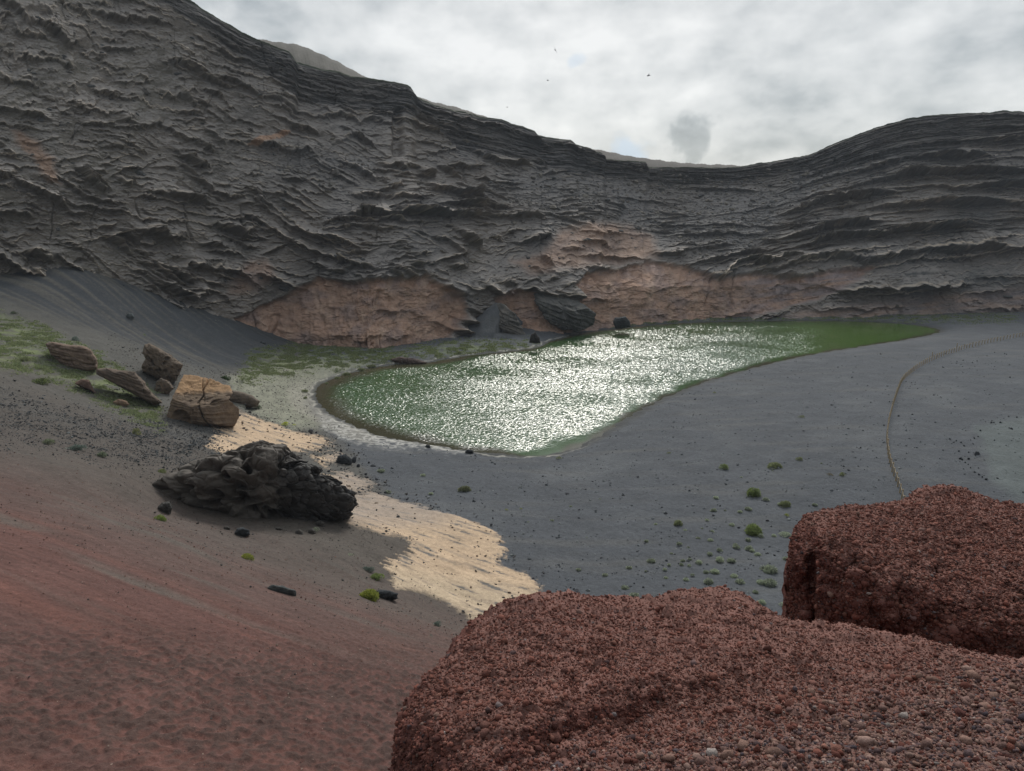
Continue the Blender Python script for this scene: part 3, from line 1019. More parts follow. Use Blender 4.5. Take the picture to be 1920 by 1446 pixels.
# ------------------------------------------------------------ boulders
def boulder(name, outline, Y, T, colf, label, cat='boulder', power=2.6, noise=(.25, .6), nphi=260, nth=130, planes=(), cpx=None, mat=None,
            extra=None, lift=None, seed=0, dip=1.0, group=None, smooth=True, sm=1, sink=.10):
    """closed rock: picture outline at distance Y, thickness T metres, squircle section, noise, plane cuts"""
    mu_ = np.mean([a for a, _ in outline])
    mv_ = np.mean([q_ for _, q_ in outline])
    outline = [(mu_ + (a - mu_) * 1.05, mv_ + (q_ - mv_) * 1.05) for a, q_ in outline]
    if Y < 150 and not name.startswith('lava'):
        us_ = [a for a, _ in outline]
        vs_ = [q_ for _, q_ in outline]
        Y = on_ground((min(us_) + max(us_)) / 2, max(vs_) - .05 * (max(vs_) - min(vs_)))[1] + T * .75
    out = np.array([P(u, v, Y) for u, v in outline])
    cu, cv = cpx or (np.mean([a for a, _ in outline]), np.mean([b_ for _, b_ in outline]))
    C0 = P(cu, cv, Y)
    ax = out[:, 0] - C0[0]
    az = out[:, 2] - C0[2]
    ang = np.arctan2(az, ax)
    o_ = np.argsort(ang)
    ang = ang[o_]
    pts = np.stack([ax, az], 1)[o_]
    phi = np.linspace(-math.pi, math.pi, nphi, endpoint=False)
    # ray cast against polygon
    n = len(pts)
    r = np.zeros(nphi)
    for i, f_ in enumerate(phi):
        d = np.array([math.cos(f_), math.sin(f_)])
        best = 0
        for j in range(n):
            a_, b_ = pts[j], pts[(j + 1) % n]
            e = b_ - a_
            den = d[0] * e[1] - d[1] * e[0]
            if abs(den) < 1e-9:
                continue
            s_ = (a_[0] * e[1] - a_[1] * e[0]) / den
            w_ = (a_[0] * d[1] - a_[1] * d[0]) / den
            if s_ > 0 and -1e-6 <= w_ <= 1 + 1e-6:
                best = max(best, s_)
        r[i] = best
    for _ in range(sm):
        r = (np.roll(r, 1) + 2 * r + np.roll(r, -1)) / 4
    th = np.linspace(0, math.pi, nth)
    rho = np.abs(np.sin(th)) ** (2 / power)
    de = np.sign(np.cos(th)) * np.abs(np.cos(th)) ** (2 / power)
    ray = raydir(cu, cv)
    e3 = np.array([ray[0], ray[1], ray[2] * dip])
    e3 /= np.linalg.norm(e3)
    Q = np.zeros((nth, nphi, 3))
    Q[..., 0] = rho[:, None] * (r * np.cos(phi))[None]
    Q[..., 2] = rho[:, None] * (r * np.sin(phi))[None]
    Q -= (de * T)[:, None, None] * e3[None, None]
    Q = Q.reshape(-1, 3)
    for nrm, off in planes:
        nrm = np.array(nrm, float)
        nrm /= np.linalg.norm(nrm)
        dd = Q @ nrm
        k_ = np.where(dd > off, off / np.maximum(dd, 1e-6), 1.0)
        Q = Q * k_[:, None]
    R = np.linalg.norm(Q, axis=1, keepdims=True) + 1e-9
    nrmv = Q / R
    sc = noise[1]
    dsp = noise[0] * fbm3(Q / sc + seed * 3.7, seed, 5, .55)
    Q = Q + nrmv * dsp[:, None]
    ex = None
    if extra:
        Q, ex = extra(Q, nrmv)
    colr = colf(Q, ex)
    V = Q + C0
    if Y < 150 and not name.startswith('lava'):
        V[:, 2] -= sink * (V[:, 2].max() - V[:, 2].min())
    if name.startswith('lava'):
        V[:, 2] -= .45
    org = C0.copy()
    org[2] = V[:, 2].min()
    quads = gridquads(nth, nphi, True)
    o = mesh_np(name, V, quads, mat or M_rock, np.clip(colr, .01, .9), smooth=smooth, origin=org)
    tag(o, label, cat, group)
    return o


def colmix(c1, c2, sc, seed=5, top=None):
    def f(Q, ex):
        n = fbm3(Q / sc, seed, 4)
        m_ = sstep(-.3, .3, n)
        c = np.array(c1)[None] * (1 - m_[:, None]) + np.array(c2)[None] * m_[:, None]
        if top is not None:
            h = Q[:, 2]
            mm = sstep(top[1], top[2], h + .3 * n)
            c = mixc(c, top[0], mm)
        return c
    return f


def strata(amp, per, seed, tilt=(.0, .0)):
    def f(Q, n):
        w = Q[:, 2] + tilt[0] * Q[:, 0] + tilt[1] * Q[:, 1] + .25 * fbm3(Q * .6, seed, 3)
        s_ = noise2(w / per, Q[:, 0] * .12, seed)
        hol = fbm3(Q * .9, seed + 3, 3)
        hz = np.array([1, 1, .2])
        return Q + n * hz * (amp * s_ - amp * 1.8 * sstep(.25, .5, hol))[:, None], None
    return f


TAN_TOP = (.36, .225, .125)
# big split tan boulder
def tan_extra(Q, n):
    w = Q[:, 2] + .15 * Q[:, 0] + .2 * fbm3(Q * .7, 3, 3)
    d = .10 * noise2(w / .25, Q[:, 0] * .2, 8)
    # main crack (near vertical, right of the middle) and a slit
    cx = Q[:, 0] - (1.25 + .25 * noise2(Q[:, 2] * .8, Q[:, 1] * .5, 2) - .25 * Q[:, 2])
    d -= .55 * sstep(.16, .03, np.abs(cx))
    cy = Q[:, 0] - (2.3 - .8 * Q[:, 2])
    d -= .25 * sstep(.12, .02, np.abs(cy)) * (Q[:, 2] > .6)
    # cave-like hollow low on the front left
    e = ((Q[:, 0] + 1.2) / 1.25) ** 2 + ((Q[:, 2] + 1.0) / 1.05) ** 2
    d -= 1.0 * sstep(1.1, .75, e) * (Q[:, 1] < .5)
    e2 = ((Q[:, 0] - 3.0) / .7) ** 2 + ((Q[:, 2] - .7) / .35) ** 2
    d -= .6 * sstep(1.2, .4, e2)
    hol = fbm3(Q * 1.1, 13, 3)
    d -= .25 * sstep(.2, .5, hol)
    return Q + n * d[:, None], None


boulder('boulder', [(302, 792), (306, 768), (318, 740), (328, 712), (338, 702), (372, 704), (400, 712), (430, 724), (434, 738), (426, 750), (444, 766), (443, 782),
                    (436, 797), (400, 800), (368, 802), (330, 799), (304, 798)], 90, 3.6,
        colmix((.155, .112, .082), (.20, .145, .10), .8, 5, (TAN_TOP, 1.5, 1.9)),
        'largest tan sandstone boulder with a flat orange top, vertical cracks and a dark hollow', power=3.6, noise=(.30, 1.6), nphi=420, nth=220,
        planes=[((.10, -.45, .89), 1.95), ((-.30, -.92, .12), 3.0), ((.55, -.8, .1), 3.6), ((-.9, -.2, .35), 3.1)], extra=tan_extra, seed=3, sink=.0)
boulder('boulder', [(430, 728), (445, 730), (470, 738), (485, 748), (482, 758), (460, 760), (438, 752), (424, 745)], 97, 1.4,
        colmix((.13, .105, .085), (.17, .135, .105), .8), 'low flat brown slab tilting out from behind the largest tan boulder', noise=(.25, 1.0), seed=7,
        extra=strata(.08, .3, 4), power=3)


def holey(Q, n):
    f1, f2, h = worley3(Q / .95 + 4.4, 9)
    pit = sstep(.42, .18, f1) * (h > .35)
    w = Q[:, 2] * .8 + Q[:, 0] * .5
    return Q + n * (-.55 * pit + .07 * noise2(w / .25, Q[:, 0] * .3, 4))[:, None], None


boulder('boulder', [(270, 700), (269, 690), (275, 678), (270, 668), (274, 656), (283, 652), (292, 656), (302, 662), (320, 672), (335, 684), (342, 688), (336, 700), (330, 716), (316, 722), (300, 712), (284, 708)],
        104, 2.4, colmix((.115, .088, .068), (.155, .12, .09), .7), 'upright brown boulder riddled with dark holes behind the largest tan boulder',
        noise=(.45, 1.2), nphi=340, nth=180, extra=holey, seed=11, power=3.6, sink=-.06)
boulder('boulder', [(184, 692), (200, 690), (225, 694), (252, 698), (262, 708), (276, 728), (290, 742), (300, 752), (285, 756), (262, 744), (235, 728), (205, 712), (186, 702)],
        99, 2.2, colmix((.11, .085, .068), (.15, .112, .085), .7), 'long brown overhanging slab left of the holey upright boulder',
        noise=(.35, 1.1), nphi=300, nth=150, extra=strata(.22, .35, 14, (.4, 0)), seed=13, power=4.5, sm=0, sink=.02)
boulder('boulder', [(294, 712), (302, 706), (318, 714), (324, 724), (312, 738), (296, 740), (290, 728)], 97, 1.0,
        colmix((.09, .075, .062), (.17, .125, .09), .5), 'small brown block wedged between the holey boulder and the largest tan boulder', noise=(.3, .8), seed=15)
boulder('boulder', [(88, 640), (100, 637), (125, 641), (152, 643), (168, 651), (178, 668), (177, 684), (158, 692), (134, 688), (116, 676), (98, 658)],
        106, 2.4, colmix((.15, .105, .082), (.20, .145, .11), .8), 'weathered pinkish brown boulder half buried in the grass at far left',
        noise=(.35, 1.2), nphi=300, nth=150, extra=strata(.18, .35, 17, (.2, 0)), seed=17, power=5, sm=0)
boulder('boulder', [(140, 716), (152, 708), (166, 710), (172, 722), (180, 736), (166, 728), (150, 722)], 92, .9,
        colmix((.13, .085, .068), (.17, .11, .085), .5), 'small reddish brown stone on the grassy slope below the overhanging slab', noise=(.2, .6), seed=19)
boulder('boulder', [(212, 752), (222, 747), (236, 750), (242, 757), (230, 762), (218, 759)], 90, .6,
        colmix((.24, .16, .11), (.30, .20, .14), .5), 'small flat orange stone in the grass left of the largest tan boulder', noise=(.12, .5), seed=21)
# rocks at the foot of the far cliff
boulder('boulder', [(1004, 566), (1006, 552), (1036, 552), (1068, 557), (1092, 572), (1114, 588), (1112, 608), (1088, 618), (1056, 616), (1036, 604), (1018, 584)],
        181, 3.4, colmix((.060, .060, .060), (.100, .098, .090), 1.2), 'grey layered slab leaning down over the red cliff foot at the far shore',
        noise=(1.1, 2.2), nphi=300, nth=150, extra=strata(.45, .6, 24, (.35, 0)), seed=23, power=6, sm=0, planes=[((.15, -.35, .92), 1.9), ((-.3, -.95, .1), 3.0), ((.6, -.8, 0), 4.2)])
boulder('boulder', [(914, 578), (930, 568), (946, 572), (955, 582), (966, 592), (975, 612), (984, 626), (980, 634), (962, 632), (944, 622), (930, 604), (918, 592)],
        175, 3.0, colmix((.10, .095, .088), (.15, .135, .12), 2.0), 'striped grey rock spur beside the small dark scree fan on the far shore',
        noise=(.6, 1.8), nphi=320, nth=160, extra=strata(.55, .55, 27, (.45, 0)), seed=25, power=5, sm=0, planes=[((-.5, -.6, .6), 2.2), ((.6, -.8, .3), 2.6)])
boulder('boulder', [(996, 628), (1004, 624), (1010, 632), (1013, 643), (1004, 644), (993, 642)], 158, 1.0,
        colmix((.03, .028, .028), (.05, .045, .042), 1.0), 'small black pointed rock at the far water edge below the red cliff foot', noise=(.3, 1.0), seed=27)
boulder('boulder', [(1150, 604), (1154, 596), (1172, 594), (1180, 602), (1182, 612), (1166, 616), (1154, 615)], 182, 2.0,
        colmix((.035, .038, .040), (.06, .062, .064), 1.5), 'squarish black rock standing in the water edge under the tan cliff', noise=(.35, 1.5), seed=29, power=3.2)
boulder('boulder', [(734, 672), (750, 668), (775, 670), (800, 678), (790, 684), (765, 683), (742, 681)], 135, 1.6,
        colmix((.07, .050, .045), (.10, .072, .062), 1.0), 'low dark brown rock shelf jutting into the lagoon on its left shore', noise=(.35, 1.0), seed=31, extra=strata(.15, .3, 31))
# dark boulders on sand
DK1, DK2 = (.030, .033, .036), (.052, .056, .060)
boulder('boulder', [(630, 862), (634, 852), (648, 850), (658, 858), (660, 868), (648, 872), (634, 870)], 81, .9, colmix(DK1, DK2, .5),
        'cluster-leading black boulder on the pale rock tip right of the lava outcrop', noise=(.25, .6), seed=33)
boulder('boulder', [(441, 997), (444, 989), (456, 987), (466, 992), (467, 1000), (460, 1006), (446, 1005)], 47, .45, colmix(DK1, DK2, .4),
        'single black block just below the lava outcrop on the red-grey slope', noise=(.12, .4), seed=35)
boulder('boulder', [(501, 1091), (512, 1086), (530, 1089), (552, 1096), (553, 1106), (546, 1113), (528, 1104), (506, 1099)], 35.5, .45, colmix((.05, .056, .056), (.085, .092, .088), .3),
        'long dark grey boulder lying alone on the red slope', noise=(.12, .4), seed=37, sink=.32, power=3.5)
boulder('boulder', [(700, 1114), (706, 1106), (724, 1105), (744, 1110), (742, 1119), (722, 1125), (706, 1122)], 38, .5, colmix(DK1, DK2, .3),
        'black rock beside the large yellow-green bush at the pale rock edge', noise=(.2, .4), seed=39)
boulder('boulder', [(296, 950), (304, 940), (318, 938), (322, 950), (318, 962), (304, 958)], 51, .6, colmix((.05, .048, .045), (.075, .07, .064), .4),
        'small dark rock poking from the slope left of the lava outcrop', noise=(.2, .5), seed=41)
boulder('boulder', [(236, 592), (240, 586), (248, 587), (252, 593), (247, 599), (239, 598)], 136, .8, colmix((.08, .09, .09), (.11, .12, .12), .5),
        'lone round grey boulder in the middle of the big dark scree slope', noise=(.12, .5), seed=43)
boulder('boulder', [(484, 644), (490, 639), (498, 642), (499, 648), (492, 650), (485, 649)], 152, .8, colmix((.06, .065, .07), (.08, .085, .09), .5),
        'round dark boulder near the toe of the big scree slope', noise=(.12, .5), seed=45)
boulder('boulder', [(1826, 850), (1830, 845), (1836, 846), (1838, 852), (1834, 855), (1828, 854)], 80, .35, colmix(DK1, DK2, .3),
        'lone black boulder beside the smooth greenish pan right of the fence', noise=(.08, .4), seed=47)
boulder('boulder', [(872, 847), (876, 842), (886, 843), (888, 848), (880, 851)], 88, .4, colmix(DK1, DK2, .3),
        'black stone at the near water edge, right one of two', noise=(.08, .4), seed=49)
boulder('boulder', [(796, 838), (800, 833), (806, 834), (807, 839), (801, 841)], 91, .3, colmix(DK1, DK2, .3),
        'black stone at the near water edge, left one of two', noise=(.08, .4), seed=51)


for i, (u, v, w_, h_) in enumerate([(640, 958, 20, 14), (622, 972, 16, 12), (600, 986, 18, 12), (655, 944, 14, 10), (584, 998, 14, 9), (560, 1000, 16, 9), (522, 994, 14, 8), (425, 992, 14, 8)]):
    boulder('boulder', [(u - w_ * .5, v), (u - w_ * .35, v - h_ * .8), (u + w_ * .1, v - h_), (u + w_ * .45, v - h_ * .6), (u + w_ * .5, v), (u + .1 * w_, v + 2)], 52, .4, colmix((.045, .042, .040), (.075, .068, .060), .4),
            'dark block broken off along the lower right foot of the lava outcrop' if i < 6 else 'dark block at the lower left foot of the lava outcrop', noise=(.14, .45), seed=80 + i,
            group='blocks fallen from the lava outcrop', nphi=90, nth=50, sink=.15)


# lava outcrop -------------------------------------------------------------
def lava_extra(Q, n):
    x = Q[:, 0]
    wq = Q + .35 * np.stack([fbm3(Q * .7, 61, 3), fbm3(Q * .7 + 5, 62, 3), fbm3(Q * .7 + 9, 63, 3)], 1) * 2
    right = sstep(3.0, 4.6, x + .9 * noise3(Q * .5, 3))
    f1, f2, h = worley3(wq * np.array([.36, .34, .55]) + 11.3, 21)
    lump = 1.15 * (1 - f1 * 1.25).clip(-.4, 1) - .45 * sstep(.25, 0, f2 - f1) + .6 * (h - .5)
    f1e, f2e, he = worley3(wq * np.array([.95, .9, 1.2]) + 3.3, 25)
    lump += .40 * (1 - f1e * 1.2).clip(-.3, 1) * (he > .3) - .10 * sstep(.18, 0, f2e - f1e)
    f1b, f2b, hb = worley3(Q * np.array([.85, .8, 1.0]) + 2.3, 22)
    pit = -1.7 * sstep(.48, .30, f1b) * (hb > .45)
    f1s, f2s, hs = worley3(wq * np.array([.55, .5, .8]) + 31.3, 28)
    scoop = -1.5 * (1 - f1s * 1.35).clip(0, 1) * sstep(0, .35, f2s - f1s) * (hs > .2)
    left_d = lump * .65 + scoop * 1.1 + .45 + pit + .08 * fbm3(Q * 1.6, 6, 3)
    f1c, f2c, hc = worley3(wq * np.array([1.15, 1.0, .9]) + 5.1, 23)
    blk = 1.0 * (hc - .5) - .35 * sstep(.12, .0, f2c - f1c) - .3 * f1c
    f1d, f2d, hd = worley3(Q * 2.6 + 1.1, 24)
    blk += .38 * (hd - .5) - .08 * sstep(.15, 0, f2d - f1d)
    d = left_d * (1 - right) + (blk + .25) * right
    return Q + n * d[:, None], right


def lava_col(Q, right):
    n = fbm3(Q * .8, 31, 4)
    c = np.tile(np.array([.078, .068, .058]), (len(Q), 1))
    c = mixc(c, (.100, .085, .072), sstep(-.1, .5, n + .12 * Q[:, 2]))
    c = mixc(c, (.050, .047, .045), right * .9)
    return c


boulder('lava_outcrop', [(288, 932), (292, 916), (308, 902), (334, 892), (370, 880), (400, 866), (430, 860), (458, 850), (485, 843), (520, 847), (542, 852), (556, 866), (590, 880), (596, 886), (620, 900), (640, 914), (653, 938), (640, 952), (612, 974), (575, 992), (556, 988), (530, 984), (500, 988), (470, 994), (440, 988), (400, 980), (370, 972), (335, 966), (300, 954)],
        56, 5.0, lava_col, 'large dark honeycombed lava outcrop with smooth hollows at left and blocky columns at right', 'rock outcrop',
        power=2.2, noise=(.30, 2.6), nphi=900, nth=520, extra=lava_extra, mat=M_lava, seed=53, cpx=(470, 905), dip=1.6)


# ------------------------------------------------------------ foreground cinder rocks
def ico():
    g_ = (1 + 5 ** .5) / 2
    v = np.array([(-1, g_, 0), (1, g_, 0), (-1, -g_, 0), (1, -g_, 0), (0, -1, g_), (0, 1, g_), (0, -1, -g_), (0, 1, -g_), (g_, 0, -1), (g_, 0, 1), (-g_, 0, -1), (-g_, 0, 1)], float)
    v /= np.linalg.norm(v[0])
    f = np.array([(0, 11, 5), (0, 5, 1), (0, 1, 7), (0, 7, 10), (0, 10, 11), (1, 5, 9), (5, 11, 4), (11, 10, 2), (10, 7, 6), (7, 1, 8),
                  (3, 9, 4), (3, 4, 2), (3, 2, 6), (3, 6, 8), (3, 8, 9), (4, 9, 5), (2, 4, 11), (6, 2, 10), (8, 6, 7), (9, 8, 1)])
    return v, f


IV, IF = ico()
RNG = np.random.default_rng(7)


def scatter(pos, size, cols, flat=.75, jitter=.28):
    """many little stones as one vertex cloud"""
    n = len(pos)
    V = IV[None] * (1 + jitter * RNG.normal(size=(n, 12, 1)).clip(-2, 2))
    sc = RNG.uniform(.65, 1.25, (n, 1, 3))
    V = V * sc
    a = RNG.uniform(0, 2 * math.pi, n)
    b_ = RNG.uniform(0, math.pi, n)
    ca, sa_, cb, sb = np.cos(a), np.sin(a), np.cos(b_), np.sin(b_)
    x, y, z = V[..., 0], V[..., 1], V[..., 2]
    y, z = y * cb[:, None] - z * sb[:, None], y * sb[:, None] + z * cb[:, None]
    x, y = x * ca[:, None] - y * sa_[:, None], x * sa_[:, None] + y * ca[:, None]
    V = np.stack([x, y, z * flat], -1) * size[:, None, None] + pos[:, None]
    Fc = IF[None] + (np.arange(n) * 12)[:, None, None]
    c = np.repeat(cols, 12, 0)
    return V.reshape(-1, 3), Fc.reshape(-1, 3), c


def crag(name, u0, u1, du, silv, vbot, ctrl, label, nrow, drop, npeb, psize, carve=None, seed=0):
    us = np.arange(u0, u1, du)
    ctrl = np.array(ctrl, float)
    f = tps(ctrl[:, :2], np.log(ctrl[:, 2]), 1e-4)
    sv = interp(silv, us)
    kk = np.ones(9) / 9
    sv = np.convolve(np.pad(sv, 4, 'edge'), kk, 'valid')
    t_ = np.linspace(0, 1, nrow)
    Ug = np.tile(us, (nrow, 1))
    Vg = sv[None] + (vbot - sv)[None] * t_[:, None]
    Yg_ = np.exp(f(Ug, Vg))
    if carve is not None:
        Yg_ = Yg_ + carve(Ug, Vg)
    # round over at the skyline
    Yg_ += .10 * (drop / 6) * np.exp(-(Vg - sv[None]) / 9.0)
    dx_ = (Ug - W / 2) / F
    dc = (H / 2 - Vg) / F
    dy_ = CP + dc * SP
    dz_ = -SP + dc * CP
    front = np.stack([dx_ / dy_ * Yg_, Yg_, CAMZ + dz_ / dy_ * Yg_], -1)
    nb = 60
    back = []
    top = front[0]
    for i in range(nb, 0, -1):
        a = i / nb
        q = top.copy()
        s_ = 1.6 * (drop / 6) * math.sin(a * math.pi / 2)
        q[:, :2] *= (1 + s_ / q[:, 1:2])
        q[:, 2] += dz_[0] / dy_[0] * s_ - drop * (1 - math.cos(a * math.pi / 2)) ** 1.3 - .02
        back.append(q)
    A = np.concatenate([np.array(back), front], 0)
    R_, C_ = A.shape[:2]
    p = A.reshape(-1, 3)
    a1 = np.gradient(A, axis=1)
    a0 = np.gradient(A, axis=0)
    nrm = np.cross(a0, a1)
    nrm /= np.linalg.norm(nrm, axis=-1, keepdims=True) + 1e-12
    if nrm[nb + nrow // 2, C_ // 2, 2] < 0:
        nrm = -nrm
    nr_ = nrm.reshape(-1, 3)
    far = drop / 6
    d = .035 * far * fbm3(p / .35, seed, 3) + .050 * far * np.abs(fbm3(p / .11, seed + 5, 4, .6)) + .022 * far * np.abs(fbm3(p / .045, seed + 7, 3)) + .010 * far ** .5 * fbm3(p / .022, seed + 9, 3) + .003 * noise3(p / .006, seed + 12)
    wp_ = p / (.42 * far ** .8) + .5 * np.stack([noise3(p / .3, 41), noise3(p / .3 + 7, 42), noise3(p / .3 + 3, 43)], 1)
    k1, k2, kh = worley3(wp_, seed + 50)
    d = d + far * (.055 * (kh - .5) * sstep(.02, .22, k2 - k1) - .030 * sstep(.07, .0, k2 - k1))
    lump = sstep(.25, .6, fbm3(p / .12, seed + 15, 2)) * .025 * far
    p = p + nr_ * (d + lump)[:, None]
    n1_ = fbm3(p / .25, seed + 20, 3)
    n2_ = fbm3(p / .03, seed + 22, 3)
    c = np.tile(np.array([.145, .062, .046]), (len(p), 1))
    c = mixc(c, (.200, .088, .066), sstep(-.2, .4, n1_))
    c = mixc(c, (.105, .052, .045), sstep(.0, .5, n2_) * .8)
    c = mixc(c, (.175, .115, .088), .5 * sstep(1150, 1500, (np.concatenate([np.tile(Vg[0], (nb, 1)), Vg]).ravel() + .12 * (np.tile(us, R_) - 1400))) * sstep(1150, 1500, np.tile(us, R_)))
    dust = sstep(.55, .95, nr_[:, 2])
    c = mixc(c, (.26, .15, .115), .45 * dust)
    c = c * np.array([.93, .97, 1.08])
    org = np.array([p[:, 0].mean(), p[:, 1].mean(), p[:, 2].min()])
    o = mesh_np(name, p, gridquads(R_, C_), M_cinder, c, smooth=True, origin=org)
    tag(o, label, 'rock')
    # loose and welded clinker
    G = p.reshape(R_, C_, 3)
    ii = RNG.integers(nb - 14, R_ - 1, npeb)
    jj = RNG.integers(0, C_ - 1, npeb)
    # weight by real area
    e1 = G[ii, jj + 1] - G[ii, jj]
    e2 = G[np.minimum(ii + 1, R_ - 1), jj] - G[ii, jj]
    ar = np.linalg.norm(np.cross(e1, e2), axis=1)
    keepp = RNG.random(npeb) < np.clip(ar / np.quantile(ar, .75), .15, 1)
    ii, jj = ii[keepp], jj[keepp]
    n_ = len(ii)
    sz = psize * np.exp(RNG.normal(0, .42, n_)).clip(.4, 3.2)
    vvv = np.concatenate([np.tile(Vg[0], (nb, 1)), Vg])[ii, jj]
    loose = sstep(1250, 1420, vvv + .25 * (us[jj] - 1500)) if name_loose.get(seed) else np.zeros(n_)
    big_ = RNG.random(n_) < .07
    sz = np.where(big_, sz * RNG.uniform(1.3, 2.3, n_), sz)
    big2 = RNG.random(n_) < .004
    sz = np.where(big2, psize * RNG.uniform(3.0, 6.0, n_), sz)
    sz *= 1 + .25 * loose
    pos = G[ii, jj] + nrm[ii, jj] * (sz * .15)[:, None]
    pal = np.array([(.20, .080, .056), (.150, .060, .044), (.095, .042, .034), (.27, .130, .092), (.19, .092, .070), (.06, .045, .045), (.17, .15, .14)])
    pr = np.array([.30, .28, .19, .10, .10, .02, .01])
    pc = pal[RNG.choice(7, n_, p=pr)]
    warm = np.array([(.25, .155, .115), (.20, .125, .10), (.12, .085, .080), (.30, .20, .155), (.165, .10, .085), (.08, .07, .075), (.30, .26, .22)])
    pw = warm[RNG.choice(7, n_, p=np.array([.26, .24, .20, .09, .15, .04, .02]))]
    sel = (RNG.random(n_) < loose * .7 + .05)[:, None]
    pc = np.where(sel, pw, pc) * RNG.uniform(.7, 1.1, (n_, 1)) * .92
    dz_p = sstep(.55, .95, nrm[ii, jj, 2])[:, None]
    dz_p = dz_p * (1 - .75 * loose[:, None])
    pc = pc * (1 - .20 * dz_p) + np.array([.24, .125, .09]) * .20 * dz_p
    pc = pc * np.array([.95, .96, 1.06])
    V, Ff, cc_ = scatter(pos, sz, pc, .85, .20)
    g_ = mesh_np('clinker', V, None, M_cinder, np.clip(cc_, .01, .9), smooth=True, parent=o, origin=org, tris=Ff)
    tag(g_, kind='stuff')
    return o, f


name_loose = {601: True}


def carve1(U_, V__):
    line = np.interp(U_, [700, 900, 1000, 1150, 1350, 1500, 1600, 1700, 2200], [1560, 1470, 1420, 1375, 1320, 1292, 1285, 1290, 1330])
    line = line + 16 * fbm(U_ / 70, V__ / 200, 653, 3)
    k = np.exp(-((V__ - line) / 55.0) ** 2) * sstep(820, 1000, U_) * sstep(1720, 1520, U_)
    up = np.exp(-((V__ - line + 75) / 45.0) ** 2) * sstep(820, 1000, U_) * sstep(1680, 1480, U_)
    w = 1 + .5 * fbm(U_ / 60, V__ / 40, 651, 3)
    return .10 * k * w - .07 * up * w


SIL1 = [(690, 1760), (712, 1600), (728, 1500), (738, 1446), (742, 1400), (748, 1350), (765, 1310), (800, 1268), (850, 1212), (895, 1165), (935, 1140), (970, 1122),
        (1010, 1113), (1060, 1110), (1120, 1116), (1180, 1122), (1235, 1124), (1262, 1112), (1310, 1106), (1350, 1105), (1390, 1115), (1425, 1135), (1460, 1158), (1490, 1167), (1550, 1172), (1640, 1186),
        (1720, 1203), (1800, 1222), (1860, 1232), (1920, 1243), (2050, 1265), (2300, 1300)]
CT1 = [(738, 1446, 2.9), (765, 1310, 3.3), (850, 1212, 3.8), (970, 1122, 4.3), (1060, 1110, 4.6), (1180, 1122, 4.9), (1320, 1106, 5.2), (1400, 1118, 5.1), (1490, 1167, 4.9), (1640, 1186, 4.7),
       (1800, 1222, 4.4), (1920, 1243, 4.2), (2200, 1290, 3.8), (800, 1350, 2.85), (850, 1446, 2.35), (1000, 1446, 2.3), (950, 1280, 3.1), (1050, 1200, 3.7), (1200, 1250, 3.5), (1200, 1370, 2.85), (1200, 1446, 2.4),
       (1350, 1200, 4.1), (1400, 1330, 3.1), (1560, 1270, 3.7), (1500, 1446, 2.35), (1700, 1330, 3.15), (1900, 1446, 2.25), (1900, 1320, 3.2), (2200, 1446, 2.2), (1000, 1700, 1.8), (1500, 1700, 1.7), (2100, 1700, 1.7), (760, 1600, 2.3)]
crag('cinder_rock', 700, 2160, 1.6, SIL1, 1640, CT1, 'nearest red cinder rock filling the lower right, twin humped crest and loose gravel bench', 420, 6.0, 200000, .0043, carve1, 601)


def carve2(U_, V__):
    w = 14 * fbm(V__ / 60, U_ / 400, 661, 4, .6)
    gr = np.exp(-((U_ - 1524 - (V__ - 1050) * .02 + w) / (12.0 + 5 * noise2(V__ / 30, U_ * 0, 662))) ** 2) * sstep(985, 1060, V__)
    return .30 * gr + .12 * fbm(U_ / 45, V__ / 60, 663, 4) * sstep(1000, 1080, V__)


SIL2 = [(1462, 1420), (1470, 1250), (1476, 1150), (1474, 1090), (1480, 1040), (1488, 1005), (1497, 985), (1512, 968), (1530, 959), (1560, 956), (1620, 949), (1690, 940), (1712, 930), (1740, 920), (1765, 916), (1798, 918),
        (1825, 926), (1850, 936), (1875, 944), (1920, 953), (2000, 965), (2300, 990)]
CT2 = [(1476, 1300, 7.9), (1478, 1100, 7.9), (1488, 1005, 8.1), (1530, 959, 8.8), (1620, 949, 9.4), (1690, 940, 9.8), (1765, 916, 10.3), (1850, 936, 10.0), (1920, 953, 9.6), (2200, 980, 9.0),
       (1500, 1060, 7.3), (1500, 1250, 7.3), (1540, 1060, 6.9), (1540, 1010, 7.2), (1600, 1000, 7.6), (1600, 1060, 6.75), (1600, 1200, 6.6), (1700, 1000, 8.0), (1700, 1085, 6.6), (1700, 1220, 6.4), (1800, 1000, 8.3), (1800, 1060, 7.1),
       (1800, 1120, 6.35), (1800, 1260, 6.15), (1920, 1060, 7.3), (1920, 1160, 6.1), (1920, 1300, 5.9), (2200, 1100, 6.6), (2200, 1200, 5.8), (2200, 1400, 5.7), (1600, 1400, 6.5)]
crag('cinder_rock', 1466, 2160, 1.3, SIL2, 1400, CT2, 'farther red cinder rock at right with a flat lit top and a dark steep face', 420, 9.0, 190000, .0078, carve2, 602)


